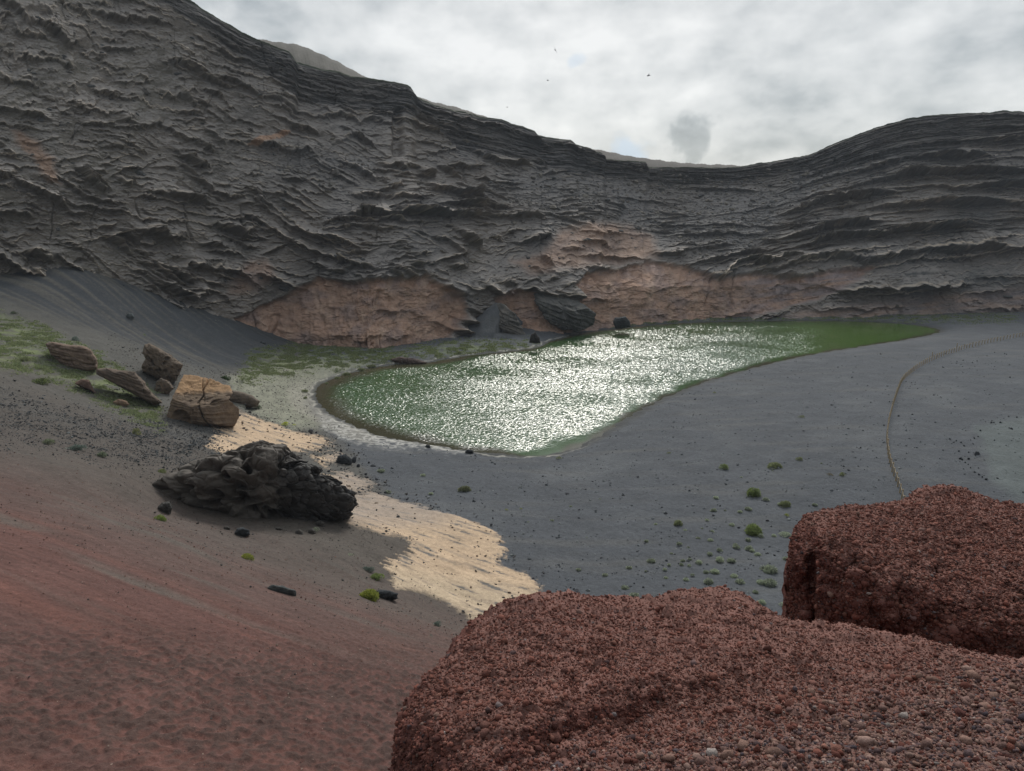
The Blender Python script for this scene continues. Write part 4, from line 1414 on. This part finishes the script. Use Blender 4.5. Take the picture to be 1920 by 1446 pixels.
# single stones lying on the near cinder rock
def lone_stone(u, v, Y, r, col, label, name='stone'):
    c = P(u, v, Y)
    n = 40
    th = np.linspace(0, math.pi, n)
    ph = np.linspace(0, 2 * math.pi, n * 2, endpoint=False)
    Q = np.stack([np.sin(th)[:, None] * np.cos(ph), np.sin(th)[:, None] * np.sin(ph), np.cos(th)[:, None] + 0 * ph], -1).reshape(-1, 3)
    Q = np.sign(Q) * np.abs(Q) ** .8
    Q = Q * np.array([1.1, .9, .75]) * r * (1 + .22 * fbm3(Q * 1.3 + u, 7, 3))[:, None]
    cc_ = np.array(col)[None] * (1 + .15 * fbm3(Q / r * 3, 9, 3))[:, None]
    o = mesh_np(name, Q + c, gridquads(n, 2 * n, True), M_rock, cc_, smooth=True, origin=c - np.array([0, 0, r * .7]))
    tag(o, label, 'stone')


lone_stone(1617, 1313, 3.38, .030, (.34, .25, .21), 'pale pinkish stone resting on the near cinder rock beside a smaller white pebble')
lone_stone(1636, 1321, 3.32, .016, (.50, .47, .42), 'smaller white pebble touching the pale pinkish stone on the near cinder rock')
lone_stone(1680, 1274, 3.72, .017, (.26, .25, .23), 'grey pebble on the near cinder rock above the pale pinkish stone')
lone_stone(1071, 1301, 3.03, .011, (.45, .46, .43), 'tiny whitish green pebble alone on the left hump of the near cinder rock')


# ------------------------------------------------------------ shrubs
def shrub_mesh(w, h, col, col2, n, seed, leaf=.06, spiky=0.0, spread=1.0):
    r = np.random.default_rng(seed)
    # several overlapping domes
    nl = 5
    cx = r.uniform(-.45, .45, nl) * w * spread
    cy = r.uniform(-.35, .35, nl) * w * spread
    rr = r.uniform(.35, .62, nl) * w
    cx[0] = cy[0] = 0
    rr[0] = .62 * w
    k = r.integers(0, nl, n)
    th = np.arccos(r.uniform(-.05, 1, n))
    ph = r.uniform(0, 2 * math.pi, n)
    rad = r.uniform(.72, 1.04, n) ** .6
    nx_, ny_, nz_ = np.sin(th) * np.cos(ph), np.sin(th) * np.sin(ph), np.cos(th)
    hh = h * np.where(k == 0, 1.0, r.uniform(.6, .95, nl)[k])
    c = np.stack([cx[k] + rr[k] * .8 * rad * nx_, cy[k] + rr[k] * .8 * rad * ny_, hh * rad * nz_], 1)
    d = np.stack([nx_, ny_, nz_ * 1.2 + spiky], 1) + r.normal(0, .45, (n, 3))
    d /= np.linalg.norm(d, axis=1, keepdims=True)
    s = np.cross(d, r.normal(size=(n, 3)))
    s /= np.linalg.norm(s, axis=1, keepdims=True)
    L_ = leaf * r.uniform(.6, 1.4, n)[:, None]
    V = np.stack([c - s * L_ * .22, c + s * L_ * .22, c + d * L_], 1).reshape(-1, 3)
    V[:, 2] = np.maximum(V[:, 2], 0)
    mixv = r.random(n)[:, None]
    cc_ = np.array(col)[None] * mixv + np.array(col2)[None] * (1 - mixv)
    cc_ = cc_ * r.uniform(.6, 1.25, (n, 1)) * 1.35
    return V, np.arange(3 * n).reshape(-1, 3), np.repeat(cc_, 3, 0)


GREEN = ((.19, .24, .085), (.13, .16, .065))
OLIVE = ((.20, .225, .11), (.14, .155, .085))
YELL = ((.28, .29, .05), (.16, .19, .05))
PALE = ((.34, .38, .27), (.26, .29, .22))
GREY = ((.16, .19, .16), (.10, .13, .115))
DARK = ((.06, .09, .04), (.04, .06, .03))


def shrub(u, v, wpx, hpx, pal, label, name='shrub', n=700, group=None, seed=None, spiky=.2):
    p = on_ground(u, v)
    sc_ = p[1] / F * 1.05
    w, h = wpx * sc_ / 1.6, max(.62 * hpx, hpx - .22 * wpx) * sc_ * 1.15
    V, T_, c = shrub_mesh(w, h, pal[0], pal[1], n, int(u * 13 + v), leaf=max(.035, w * .16), spiky=spiky)
    o = mesh_np(name, V + p - np.array([0, 0, h * .06]), None, M_leaf, c, smooth=False, origin=p, tris=T_)
    tag(o, label, 'shrub', group)
    return o


SG = 'shrubs on the black sand flat'
shrub(1411, 929, 26, 19, GREEN, 'roundest and brightest green bush on the black sand flat', n=2200, group=SG)
shrub(1357, 879, 17, 12, GREEN, 'small dense green bush left of the row behind the roundest bush', n=900, group=SG)
shrub(1454, 877, 27, 12, OLIVE, 'wide low green bush farther back than the roundest bush', n=1200, group=SG)
shrub(1500, 864, 15, 9, OLIVE, 'small pale olive bush, farthest back of the bushes near the fence end', n=600, group=SG)
shrub(1473, 949, 24, 13, OLIVE, 'oval olive bush just right of and nearer than the roundest green bush', n=1300, group=SG)
shrub(1412, 997, 42, 19, GREEN, 'widest lumpy green bush on the black sand, with grey twigs at its foot', n=2200, group=SG)
shrub(1270, 986, 22, 14, OLIVE, 'compact dark olive bush standing alone at the left of the black sand group', n=1200, group=SG)
shrub(1474, 969, 12, 8, YELL, 'little yellow bush between the oval olive bush and the widest bush', n=400, group=SG)
shrub(1580, 892, 15, 9, OLIVE, 'small olive bush with a dry brown neighbour near the fence', n=600, group=SG)
shrub(1556, 892, 15, 7, ((.17, .15, .10), (.12, .10, .07)), 'dry brownish tuft beside the small olive bush near the fence', n=250, group=SG)
shrub(870, 921, 28, 12, ((.17, .18, .10), (.11, .12, .075)), 'grey olive bush alone on the black sand left of centre', n=1000, group=SG)
shrub(1503, 784, 12, 6, OLIVE, 'tiny dark bush alone in the middle of the upper black sand', n=300, group=SG)
shrub(1438, 1075, 24, 10, PALE, 'pale green low cushion near the corner of the farther cinder rock', n=900, group=SG)
shrub(1471, 1138, 22, 12, PALE, 'pale cushion plant touching the lower left edge of the farther cinder rock', n=700, group=SG)
shrub(1472, 1005, 24, 5, PALE, 'long flat pale cushion right of the widest bush', n=500, group=SG)
shrub(1340, 738, 9, 5, OLIVE, 'tiny olive speck of a bush high on the black sand near the lagoon', n=200, group=SG)
shrub(1048, 860, 12, 5, OLIVE, 'small olive tuft at the near rim of the lagoon', n=300, group=SG)
shrub(1254, 851, 9, 4, OLIVE, 'small tuft midway between the lagoon rim and the roundest bush', n=200, group=SG)
shrub(950, 958, 8, 5, YELL, 'yellow tuft on black sand, left one of a pair', n=200, group=SG)
shrub(976, 955, 7, 4, YELL, 'yellow tuft on black sand, right one of a pair', n=200, group=SG)
LG = 'bushes on the left slope'
shrub(692, 1123, 50, 20, YELL, 'largest yellow-green bush at the edge of the pale rock', n=2200, group=LG)
shrub(704, 1086, 30, 12, GREEN, 'fresh green cushion above the largest yellow-green bush', n=1200, group=LG)
shrub(691, 1071, 22, 11, GREY, 'grey-green cushion directly behind the fresh green cushion', n=900, group=LG)
shrub(819, 1174, 20, 13, GREY, 'round grey-blue cushion below the pale rock, near the cinder rock', n=1000, group=LG)
shrub(868, 1206, 14, 7, ((.13, .24, .15), (.09, .16, .10)), 'small blue-green cushion against the edge of the near cinder rock', n=500, group=LG)
shrub(809, 1195, 10, 9, GREY, 'wispy grey sprig below the round grey-blue cushion', n=120, group=LG, spiky=.8)
shrub(466, 1049, 27, 16, YELL, 'yellow-green tuft on the slope below the single black block', n=900, group=LG, spiky=.6)
shrub(302, 977, 24, 16, ((.22, .28, .06), (.13, .18, .05)), 'bright green tuft at the left foot of the lava outcrop', n=900, group=LG, spiky=.6)
shrub(592, 997, 14, 10, PALE, 'pale tuft right of the lava outcrop tip on the slope', n=400, group=LG, spiky=.6)
shrub(656, 1042, 14, 5, PALE, 'faint flat green tuft between the pale tuft and the grey-green cushion', n=300, group=LG)
shrub(302, 888, 24, 9, ((.17, .19, .08), (.11, .13, .06)), 'olive tuft on the crest left of the lava outcrop', n=700, group=LG, spiky=.4)
shrub(258, 816, 22, 17, ((.20, .21, .09), (.13, .14, .07)), 'yellowish tuft on the dark stony slope below the largest tan boulder', n=700, group=LG, spiky=.6)
shrub(91, 832, 24, 11, ((.20, .22, .14), (.12, .14, .09)), 'leftmost pale tuft of three along the top of the red slope', n=700, group=LG, spiky=.4)
shrub(143, 844, 30, 14, GREY, 'greyest and fullest bush of three along the top of the red slope', n=900, group=LG)
shrub(190, 857, 24, 12, ((.16, .19, .12), (.12, .14, .10)), 'rightmost tuft of three along the top of the red slope', n=700, group=LG, spiky=.3)
shrub(535, 797, 16, 9, ((.42, .44, .04), (.25, .30, .04)), 'vivid yellow flowering tuft on the grey-green plain', n=400, group=LG)
shrub(551, 799, 9, 5, ((.42, .44, .04), (.25, .30, .04)), 'smaller yellow flowering tuft right of the vivid one', n=150, group=LG)
shrub(484, 768, 15, 11, DARK, 'dark green round bush at the tip of the low brown slab', n=600, group=LG)
shrub(424, 712, 26, 9, DARK, 'dark green low bush behind the largest tan boulder', n=600, group=LG)
shrub(26, 590, 12, 7, DARK, 'small dark bush high at the far left of the scree', n=300, group=LG)
shrub(142, 640, 18, 11, GREY, 'grey-green bush just above the half buried pinkish boulder', n=500, group=LG)
shrub(80, 720, 34, 14, ((.15, .18, .07), (.09, .11, .05)), 'broad olive bush in the grass at far left', n=800, group=LG)
shrub(45, 678, 20, 9, OLIVE, 'low olive bush above the broad one in the far left grass', n=500, group=LG)
shrub(271, 631, 7, 6, GREEN, 'single green dot of a plant on the big dark scree slope', n=200, group=LG)
for i, (u, v, w_) in enumerate([(632, 711, 16), (650, 703, 18), (676, 695, 18), (697, 690, 20), (571, 735, 15), (573, 748, 10), (612, 722, 12), (860, 663, 14), (820, 668, 12)]):
    shrub(u, v, w_, 5, OLIVE, 'low olive tuft strung along the left lagoon shore', 'tuft', 600, 'tufts along the left lagoon shore')

# small pale cushions, one of a few sources each copied
TG = 'small pale cushions dotted over the black sand'
tufts = [(90, 1048, 1.5), (193, 1118, .8), (305, 920, 1.1), (350, 812, .9), (330, 1047, .9), (320, 1080, .8), (380, 1085, .7), (385, 1040, .8), (455, 1062, 1.3), (450, 878, .9), (480, 803, .7),
         (518, 733, .8), (540, 1000, 1.1), (548, 888, 1.2), (560, 828, 1.1), (572, 655, 1.3), (590, 560, 1.2), (512, 1140, 1.1), (578, 1135, 1.6), (527, 1210, 1.7), (615, 968, 1.1), (617, 1040, 1.6), (705, 1050, 1.5),
         (710, 770, 1.3), (745, 948, 1.3), (740, 922, 1.0), (773, 670, 1.0), (775, 1215, 1.7), (730, 1172, 1.4), (840, 652, 1.5), (845, 955, 1.5), (870, 968, 1.0), (838, 888, 1.2), (910, 998, 1.2), (930, 858, 1.3),
         (973, 573, 1.4), (1037, 852, 1.0), (997, 1125, 2.8), (935, 1220, 1.4), (1008, 1228, 2.2), (895, 1295, 1.0), (940, 1375, 1.4), (1140, 1038, 1.6), (1080, 610, 1.0), (1355, 610, 1.1), (1405, 292, .6),
         (785, 400, .6), (50, 895, .9), (120, 765, .8), (372, 940, .6), (243, 992, .7), (200, 1180, .8), (405, 1158, .8), (358, 1195, 1.0), (45, 1128, .5), (1030, 350, .5), (1180, 190, .5), (660, 655, .5), (225, 1075, .7)]
src = []
for i, (bx, by_, s_) in enumerate(tufts):
    u, v = 1200 + bx * .242, 800 + by_ * .242
    p = on_ground(u, v)
    if i < 5:
        V, T_, c = shrub_mesh(.42, .15, PALE[0], PALE[1] if i % 2 else (.12, .13, .11), 420, 900 + i, .09, 0.0, .3)
        o = mesh_np('tuft', V, None, M_leaf, c, tris=T_)
        src.append(o)
    else:
        o = src[i % 5].copy()
        COL.objects.link(o)
    o.location = p
    o.scale = (s_ * 1.0, s_ * .9, s_)
    o.rotation_euler = (0, 0, i * 1.7)
    tag(o, 'small pale cushion plant dotted on the black sand flat', 'tuft', TG)
for u, v, s_ in [(793, 893, 1.3), (808, 927, 1.1), (715, 886, 2.0), (727, 925, 1.6), (1035, 978, .9), (1070, 951, .7), (1085, 1071, .9), (1135, 1079, 1.0), (1180, 1066, 1.1), (1172, 1104, 1.3), (1190, 1119, 1.6), (1125, 938, .7), (1100, 1010, .6), (990, 980, .7)]:
    o = src[int(u) % 5].copy()
    COL.objects.link(o)
    o.location = on_ground(u, v)
    o.scale = (s_, s_, s_ * .8)
    tag(o, 'small pale cushion plant dotted on the black sand flat', 'tuft', TG)

# ------------------------------------------------------------ loose stones
stn = []
SGp = 'dark stones on the black sand'
stones = [(700, 876, .35), (712, 879, .22), (716, 884, .2), (664, 866, .5), (672, 876, .3), (640, 882, .2), (735, 880, .15), (1108, 873, .12), (928, 872, .14), (692, 868, .2)]
z6 = [(1585, 265, .3), (1372, 322, .35), (1263, 316, .3), (1215, 447, .2), (1507, 255, .2), (1625, 450, .3), (1600, 268, .25), (1425, 443, .2), (912, 532, .2), (868, 736, .35), (762, 753, .4), (693, 637, .25), (640, 573, .2),
      (470, 993, .3), (488, 863, .2), (545, 880, .15), (1397, 862, .35), (1550, 800, .4), (1480, 803, .4), (1500, 800, .3), (1437, 793, .2), (1615, 750, .3), (1680, 757, .3), (1640, 848, .45), (1620, 842, .3), (1505, 940, .3),
      (1160, 930, .25), (1210, 944, .3), (1245, 955, .3), (1230, 1022, .35), (1270, 982, .3), (1305, 1082, .35), (1340, 965, .25), (1380, 905, .25), (1108, 1017, .25), (1240, 1078, .4), (1255, 1085, .3), (1280, 1110, .25), (1300, 1130, .25),
      (1320, 1150, .25), (1355, 1185, .3), (1385, 1205, .3), (1410, 1225, .25), (1440, 1243, .35), (1380, 1155, .25), (1305, 1035, .25), (1320, 940, .2), (1350, 920, .25), (865, 490, .3), (820, 485, .4), (850, 488, .2),
      (1563, 327, .15), (1500, 385, .15), (650, 822, .25), (545, 770, .15), (512, 712, .15), (1065, 585, .15), (970, 598, .15)]
stones += [(1500 + a * .242, 600 + b_ * .242, s_ * .55) for a, b_, s_ in z6]
for i, (u, v, s_) in enumerate(stones):
    p = on_ground(u, v)
    if i < 6:
        Q = IV * (1 + .25 * RNG.normal(size=(12, 1)).clip(-1.5, 1.5)) * np.array([1.2, .9, .7])
        me_ = mesh_np('stone', Q, None, M_stone, np.tile([.035, .038, .042], (12, 1)), tris=IF)
        sub = me_.modifiers.new('round', 'SUBSURF')
        sub.levels = sub.render_levels = 2
        o = me_
        stn.append(o)
    else:
        o = stn[i % 6].copy()
        COL.objects.link(o)
    o.location = p + np.array([0, 0, s_ * .2])
    o.scale = (s_, s_, s_)
    o.rotation_euler = (.2 * i, .3 * i, 1.3 * i)
    tag(o, 'dark lava stone lying loose on the black sand', 'stone', SGp)


def gravel(name, n, ufn, size, pal, flat=.7):
    pu, pv = ufn(n)
    # random ground points in a picture region: pick grid vertices
    d_ = None
    return pu, pv


def pick(maskv, n, jit=.15):
    w_ = maskv * (GY ** 1.0)        # grid cells grow with distance squared; thin the far ones
    w_ = w_ / w_.sum()
    idx = RNG.choice(len(GX), n, p=w_)
    return np.stack([GX[idx], GY[idx], GZ[idx]], 1) + RNG.normal(0, jit, (n, 3)) * np.array([1, 1, 0])


inview = (GU > -150) & (GU < 2070) & (GV < 1500)
for nm, msk, n_, sz_, pal in (('gravel', DK * inview * sstep(-.4, .3, n_md), 14000, .045, [(.035, .038, .042), (.06, .065, .068), (.10, .105, .105), (.05, .05, .05)]),
                              ('gravel', np.clip(4 * PT * (1 - PT), 0, 1) * inview, 1600, .055, [(.05, .05, .055), (.08, .075, .07), (.04, .04, .045)]),
              ('gravel', (PT > .3) * inview * 1.0, 500, .07, [(.08, .06, .05), (.05, .05, .05), (.2, .15, .11)]),
                              ('gravel', RED * (GY < 60) * inview * (PT < .1), 22000, .0095, [(.10, .05, .042), (.16, .085, .065), (.05, .045, .045), (.22, .17, .14), (.13, .07, .055)]),
                              ('gravel', (1 - LEFT) * inview * (SD > 2) * (GY < 150) * (PT < .1) * sstep(-.2, .5, n_md), 9000, .030, [(.05, .055, .06), (.10, .11, .12), (.16, .17, .17), (.035, .035, .04)]),
                              ('gravel', np.clip(LEFT - RED - SCR, 0, 1) * (GU > 200) * inview * (PT < .2), 14000, .036, [(.045, .045, .045), (.09, .08, .072), (.13, .11, .095), (.05, .045, .04)])):
    pos = pick(msk, n_, .9 if n_ == 1600 else .15)
    sz = sz_ * np.exp(RNG.normal(0, .5, n_)).clip(.3, 3.5)
    sz *= np.clip(pos[:, 1] / 70, .45, 1.4) if sz_ > .03 else np.clip(pos[:, 1] / 20, .6, 2.0)
    cl = np.array(pal)[RNG.integers(0, len(pal), n_)] * RNG.uniform(.8, 1.2, (n_, 1))
    V, T_, c = scatter(pos, sz, cl, .7)
    tag(mesh_np(nm, V, None, M_stone, c, tris=T_), kind='stuff')

# rubble caught on the far slopes of the crater wall
n_ = 5000
w_ = (GRV + .12 * (1 - SMOOTH) * (1 - CAP)) * (tnr > .05) * (nz3 > .35)
idx = RNG.choice(len(U), n_, p=w_ / w_.sum())
pos = Pn.reshape(-1, 3)[idx]
sz = .28 * np.exp(RNG.normal(0, .55, n_)).clip(.3, 4)
cl = np.array([(.13, .12, .11), (.10, .10, .10), (.20, .18, .155), (.16, .145, .13)])[RNG.integers(0, 4, n_)]
V, T_, c = scatter(pos, sz, cl, .6)
tag(mesh_np('rubble', V, None, M_stone, c, tris=T_), kind='stuff')

# ------------------------------------------------------------ grass
gm = GR * (gpat > .25) * inview * (SD > 1.0) * gpat ** 2 * sstep(-.3, .3, fbm(GX * .3, GY * .3, 93, 3))
n_ = 42000
pos = pick(gm, n_)
nb_ = 3
a = RNG.uniform(0, 2 * math.pi, (n_, nb_))
hgt = RNG.uniform(.05, .20, (n_, nb_)) * np.clip(pos[:, 1:2] / 110, .6, 1.4)
off = RNG.normal(0, .16, (n_, nb_, 2))
bx_ = pos[:, None, 0] + off[..., 0]
by__ = pos[:, None, 1] + off[..., 1]
bz_ = pos[:, None, 2] + 0 * bx_
wd = .10
b0 = np.stack([bx_ - wd * np.cos(a), by__ - wd * np.sin(a), bz_ - .03], -1)
b1 = np.stack([bx_ + wd * np.cos(a), by__ + wd * np.sin(a), bz_ - .03], -1)
b2 = np.stack([bx_ + .1 * np.sin(a * 3), by__ + .1 * np.cos(a * 5), bz_ + hgt], -1)
V = np.stack([b0, b1, b2], 2).reshape(-1, 3)
c = np.array([(.22, .26, .12), (.17, .21, .10), (.27, .29, .16)])[RNG.integers(0, 3, n_ * nb_)] * RNG.uniform(.75, 1.2, (n_ * nb_, 1))
tag(mesh_np('grass', V, None, M_leaf, np.repeat(c, 3, 0), tris=np.arange(len(V)).reshape(-1, 3)), kind='stuff')

# ------------------------------------------------------------ fence
FPX = [(1693, 950), (1690, 935), (1680, 905), (1670, 880), (1664, 850), (1662, 822), (1666, 792), (1674, 762), (1682, 738), (1688, 722), (1694, 713), (1712, 697), (1740, 680), (1770, 667), (1810, 654), (1860, 642), (1925, 630), (1990, 621)]
fp = np.array([on_ground(u, v) for u, v in FPX])
fp = np.concatenate([smooth_poly(fp, 0)])
seg = np.concatenate([[0], np.cumsum(np.linalg.norm(np.diff(fp[:, :2], axis=0), axis=1))])
NP_ = 100
sp = np.linspace(0, seg[-1], NP_)
fx = np.interp(sp, seg, fp[:, 0])
fy = np.interp(sp, seg, fp[:, 1])
for _ in range(2):
    fx[1:-1] = (fx[:-2] + 2 * fx[1:-1] + fx[2:]) / 4
    fy[1:-1] = (fy[:-2] + 2 * fy[1:-1] + fy[2:]) / 4
fz = ground_full(fx, fy)[0]
M_wood = tint_mat('weathered_wood', attr=False, color=(.34, .27, .18), grain=((20, .3, .6),), bump=((30, .004),))
M_rope = tint_mat('rope', attr=False, color=(.30, .25, .18), grain=((40, .2, .5),), bump=())
fe = bpy.data.objects.new('fence', None)
COL.objects.link(fe)
fe.location = (fx[0], fy[0], fz[0])
tag(fe, 'long curving fence of low wooden posts joined by rope across the black sand', 'fence')
ns_ = 12
an = np.linspace(0, 2 * math.pi, ns_, endpoint=False)
prof_ = [(-.3, .085), (0, .085), (.5, .08), (1.02, .078), (1.06, .06), (1.075, .0)]
V = np.array([(r_ * math.cos(a_), r_ * math.sin(a_), z_) for z_, r_ in prof_ for a_ in an])
post0 = mesh_np('post', V, gridquads(len(prof_), ns_, True), M_wood, smooth=False)
for i in range(NP_):
    o = post0 if i == 0 else post0.copy()
    if i:
        COL.objects.link(o)
    o.parent = fe
    tall = 1.7 if i in (56, 66) else 1.0
    o.location = Vector((fx[i], fy[i], fz[i])) - fe.location
    o.scale = (1, 1, tall * (1 + .05 * math.sin(i * 2.3)))
    o.rotation_euler = (.04 * math.sin(i * 1.3), .04 * math.cos(i * 2.1), i)
for hz in (.92,):
    pts = []
    for i in range(NP_ - 1):
        for k_ in range(6):
            t_ = k_ / 6
            pts.append((fx[i] * (1 - t_) + fx[i + 1] * t_, fy[i] * (1 - t_) + fy[i + 1] * t_, fz[i] * (1 - t_) + fz[i + 1] * t_ + hz - .12 * 4 * t_ * (1 - t_)))
    pts = np.array(pts)
    rr = .030
    a6 = np.linspace(0, 2 * math.pi, 6, endpoint=False)
    dd = np.gradient(pts, axis=0)
    dd /= np.linalg.norm(dd, axis=1, keepdims=True)
    sd_ = np.stack([dd[:, 1], -dd[:, 0], 0 * dd[:, 0]], 1)
    up = np.cross(sd_, dd)
    V = pts[:, None] + rr * (np.cos(a6)[None, :, None] * sd_[:, None] + np.sin(a6)[None, :, None] * up[:, None])
    r_ = mesh_np('rope', V.reshape(-1, 3), gridquads(len(pts), 6, True), M_rope, smooth=True, origin=(fx[0], fy[0], fz[0]))
    r_.parent = fe
    r_.location = (0, 0, 0)


# ------------------------------------------------------------ gulls
def gull(u, v, Y, yaw, bank, dihedral, span, label):
    c = P(u, v, Y)
    n1, n2 = 24, 12
    t_ = np.linspace(-1, 1, n1)
    rad = .085 * span / 1.3 * np.sqrt(np.clip(1 - t_ ** 2, 0, 1)) * (1 - .35 * (t_ < 0) * -t_)
    a_ = np.linspace(0, 2 * math.pi, n2, endpoint=False)
    B = np.stack([(t_ * .30 * span / 1.3)[:, None] + 0 * a_, rad[:, None] * np.cos(a_), rad[:, None] * np.sin(a_) + (.02 * (t_ > .6))[:, None]], -1).reshape(-1, 3)
    Vs = [B]
    Fs = [gridquads(n1, n2, True)]
    base_ = len(B)
    for s_ in (-1, 1):
        m_ = 16
        y_ = np.linspace(.02, span / 2, m_)
        q_ = y_ / (span / 2)
        ch = .17 * span / 1.3 * (1 - .25 * q_) * np.sqrt(1 - (q_ * .985) ** 6) + .006
        lead = .06 - .16 * np.maximum(q_ - .4, 0) * span / 1.3 + .08 * np.minimum(q_, .4)
        z_ = dihedral * np.where(q_ < .45, q_ * .30, .135 - (q_ - .45) * .12) * span / 1.3
        rows = []
        for i in range(m_):
            th_ = .014 * (1 - .8 * q_[i])
            rows.append([(lead[i], s_ * y_[i], z_[i]), (lead[i] - ch[i] * .35, s_ * y_[i], z_[i] + th_), (lead[i] - ch[i], s_ * y_[i], z_[i]), (lead[i] - ch[i] * .35, s_ * y_[i], z_[i] - th_ * .4)])
        Vs.append(np.array(rows).reshape(-1, 3))
        Fs.append(gridquads(m_, 4, True) + base_)
        base_ += m_ * 4
    tl = np.array([(-.26, 0, 0), (-.42, .08, 0), (-.44, 0, .004), (-.42, -.08, 0), (-.26, 0, .012), (-.42, .08, .008), (-.44, 0, .012), (-.42, -.08, .008)]) * span / 1.3
    Vs.append(tl)
    Fs.append(np.array([(0, 1, 2, 3), (7, 6, 5, 4), (0, 4, 5, 1), (1, 5, 6, 2), (2, 6, 7, 3), (3, 7, 4, 0)]) + base_)
    V = np.concatenate(Vs)
    from mathutils import Euler
    o = mesh_np('gull', V, np.concatenate(Fs), M_feather, smooth=True)
    o.location = c
    o.rotation_euler = Euler((bank, 0, yaw))
    tag(o, label, 'bird', 'gulls in the cloudy sky')


M_feather = tint_mat('feathers', attr=False, color=(.16, .16, .17), grain=((12, .15, .5),), bump=())
gull(1041, 94, 150, 1.2, 1.15, .8, 1.5, 'gull banking on edge, highest of the four birds in the sky')
gull(1027, 151, 165, .4, .2, 1.2, 1.1, 'gull flying level just below the highest bird')
gull(1216, 142, 150, 2.6, -.5, 1.4, 1.5, 'rightmost gull with raised wings against the bright cloud')
gull(951, 201, 190, .3, .1, .5, 1.2, 'faint lowest and leftmost gull gliding over the ridge')


# ------------------------------------------------------------ thin haze in the crater air
hb = bpy.data.meshes.new('haze')
x0, x1, y0_, y1_, z0, z1 = -420, 420, -30, 460, -28, 175
hb.from_pydata([(x0, y0_, z0), (x1, y0_, z0), (x1, y1_, z0), (x0, y1_, z0), (x0, y0_, z1), (x1, y0_, z1), (x1, y1_, z1), (x0, y1_, z1)], [],
               [(3, 2, 1, 0), (4, 5, 6, 7), (0, 1, 5, 4), (1, 2, 6, 5), (2, 3, 7, 6), (3, 0, 4, 7)])
ho = bpy.data.objects.new('haze', hb)
COL.objects.link(ho)
hm = bpy.data.materials.new('thin_haze')
hm.use_nodes = True
for n in list(hm.node_tree.nodes):
    hm.node_tree.nodes.remove(n)
ou = hm.node_tree.nodes.new('ShaderNodeOutputMaterial')
pv = hm.node_tree.nodes.new('ShaderNodeVolumePrincipled')
pv.inputs['Color'].default_value = (.80, .88, 1.0, 1)
pv.inputs['Density'].default_value = 0.00016
hm.node_tree.links.new(pv.outputs[0], ou.inputs['Volume'])
hb.materials.append(hm)
tag(ho, kind='stuff')
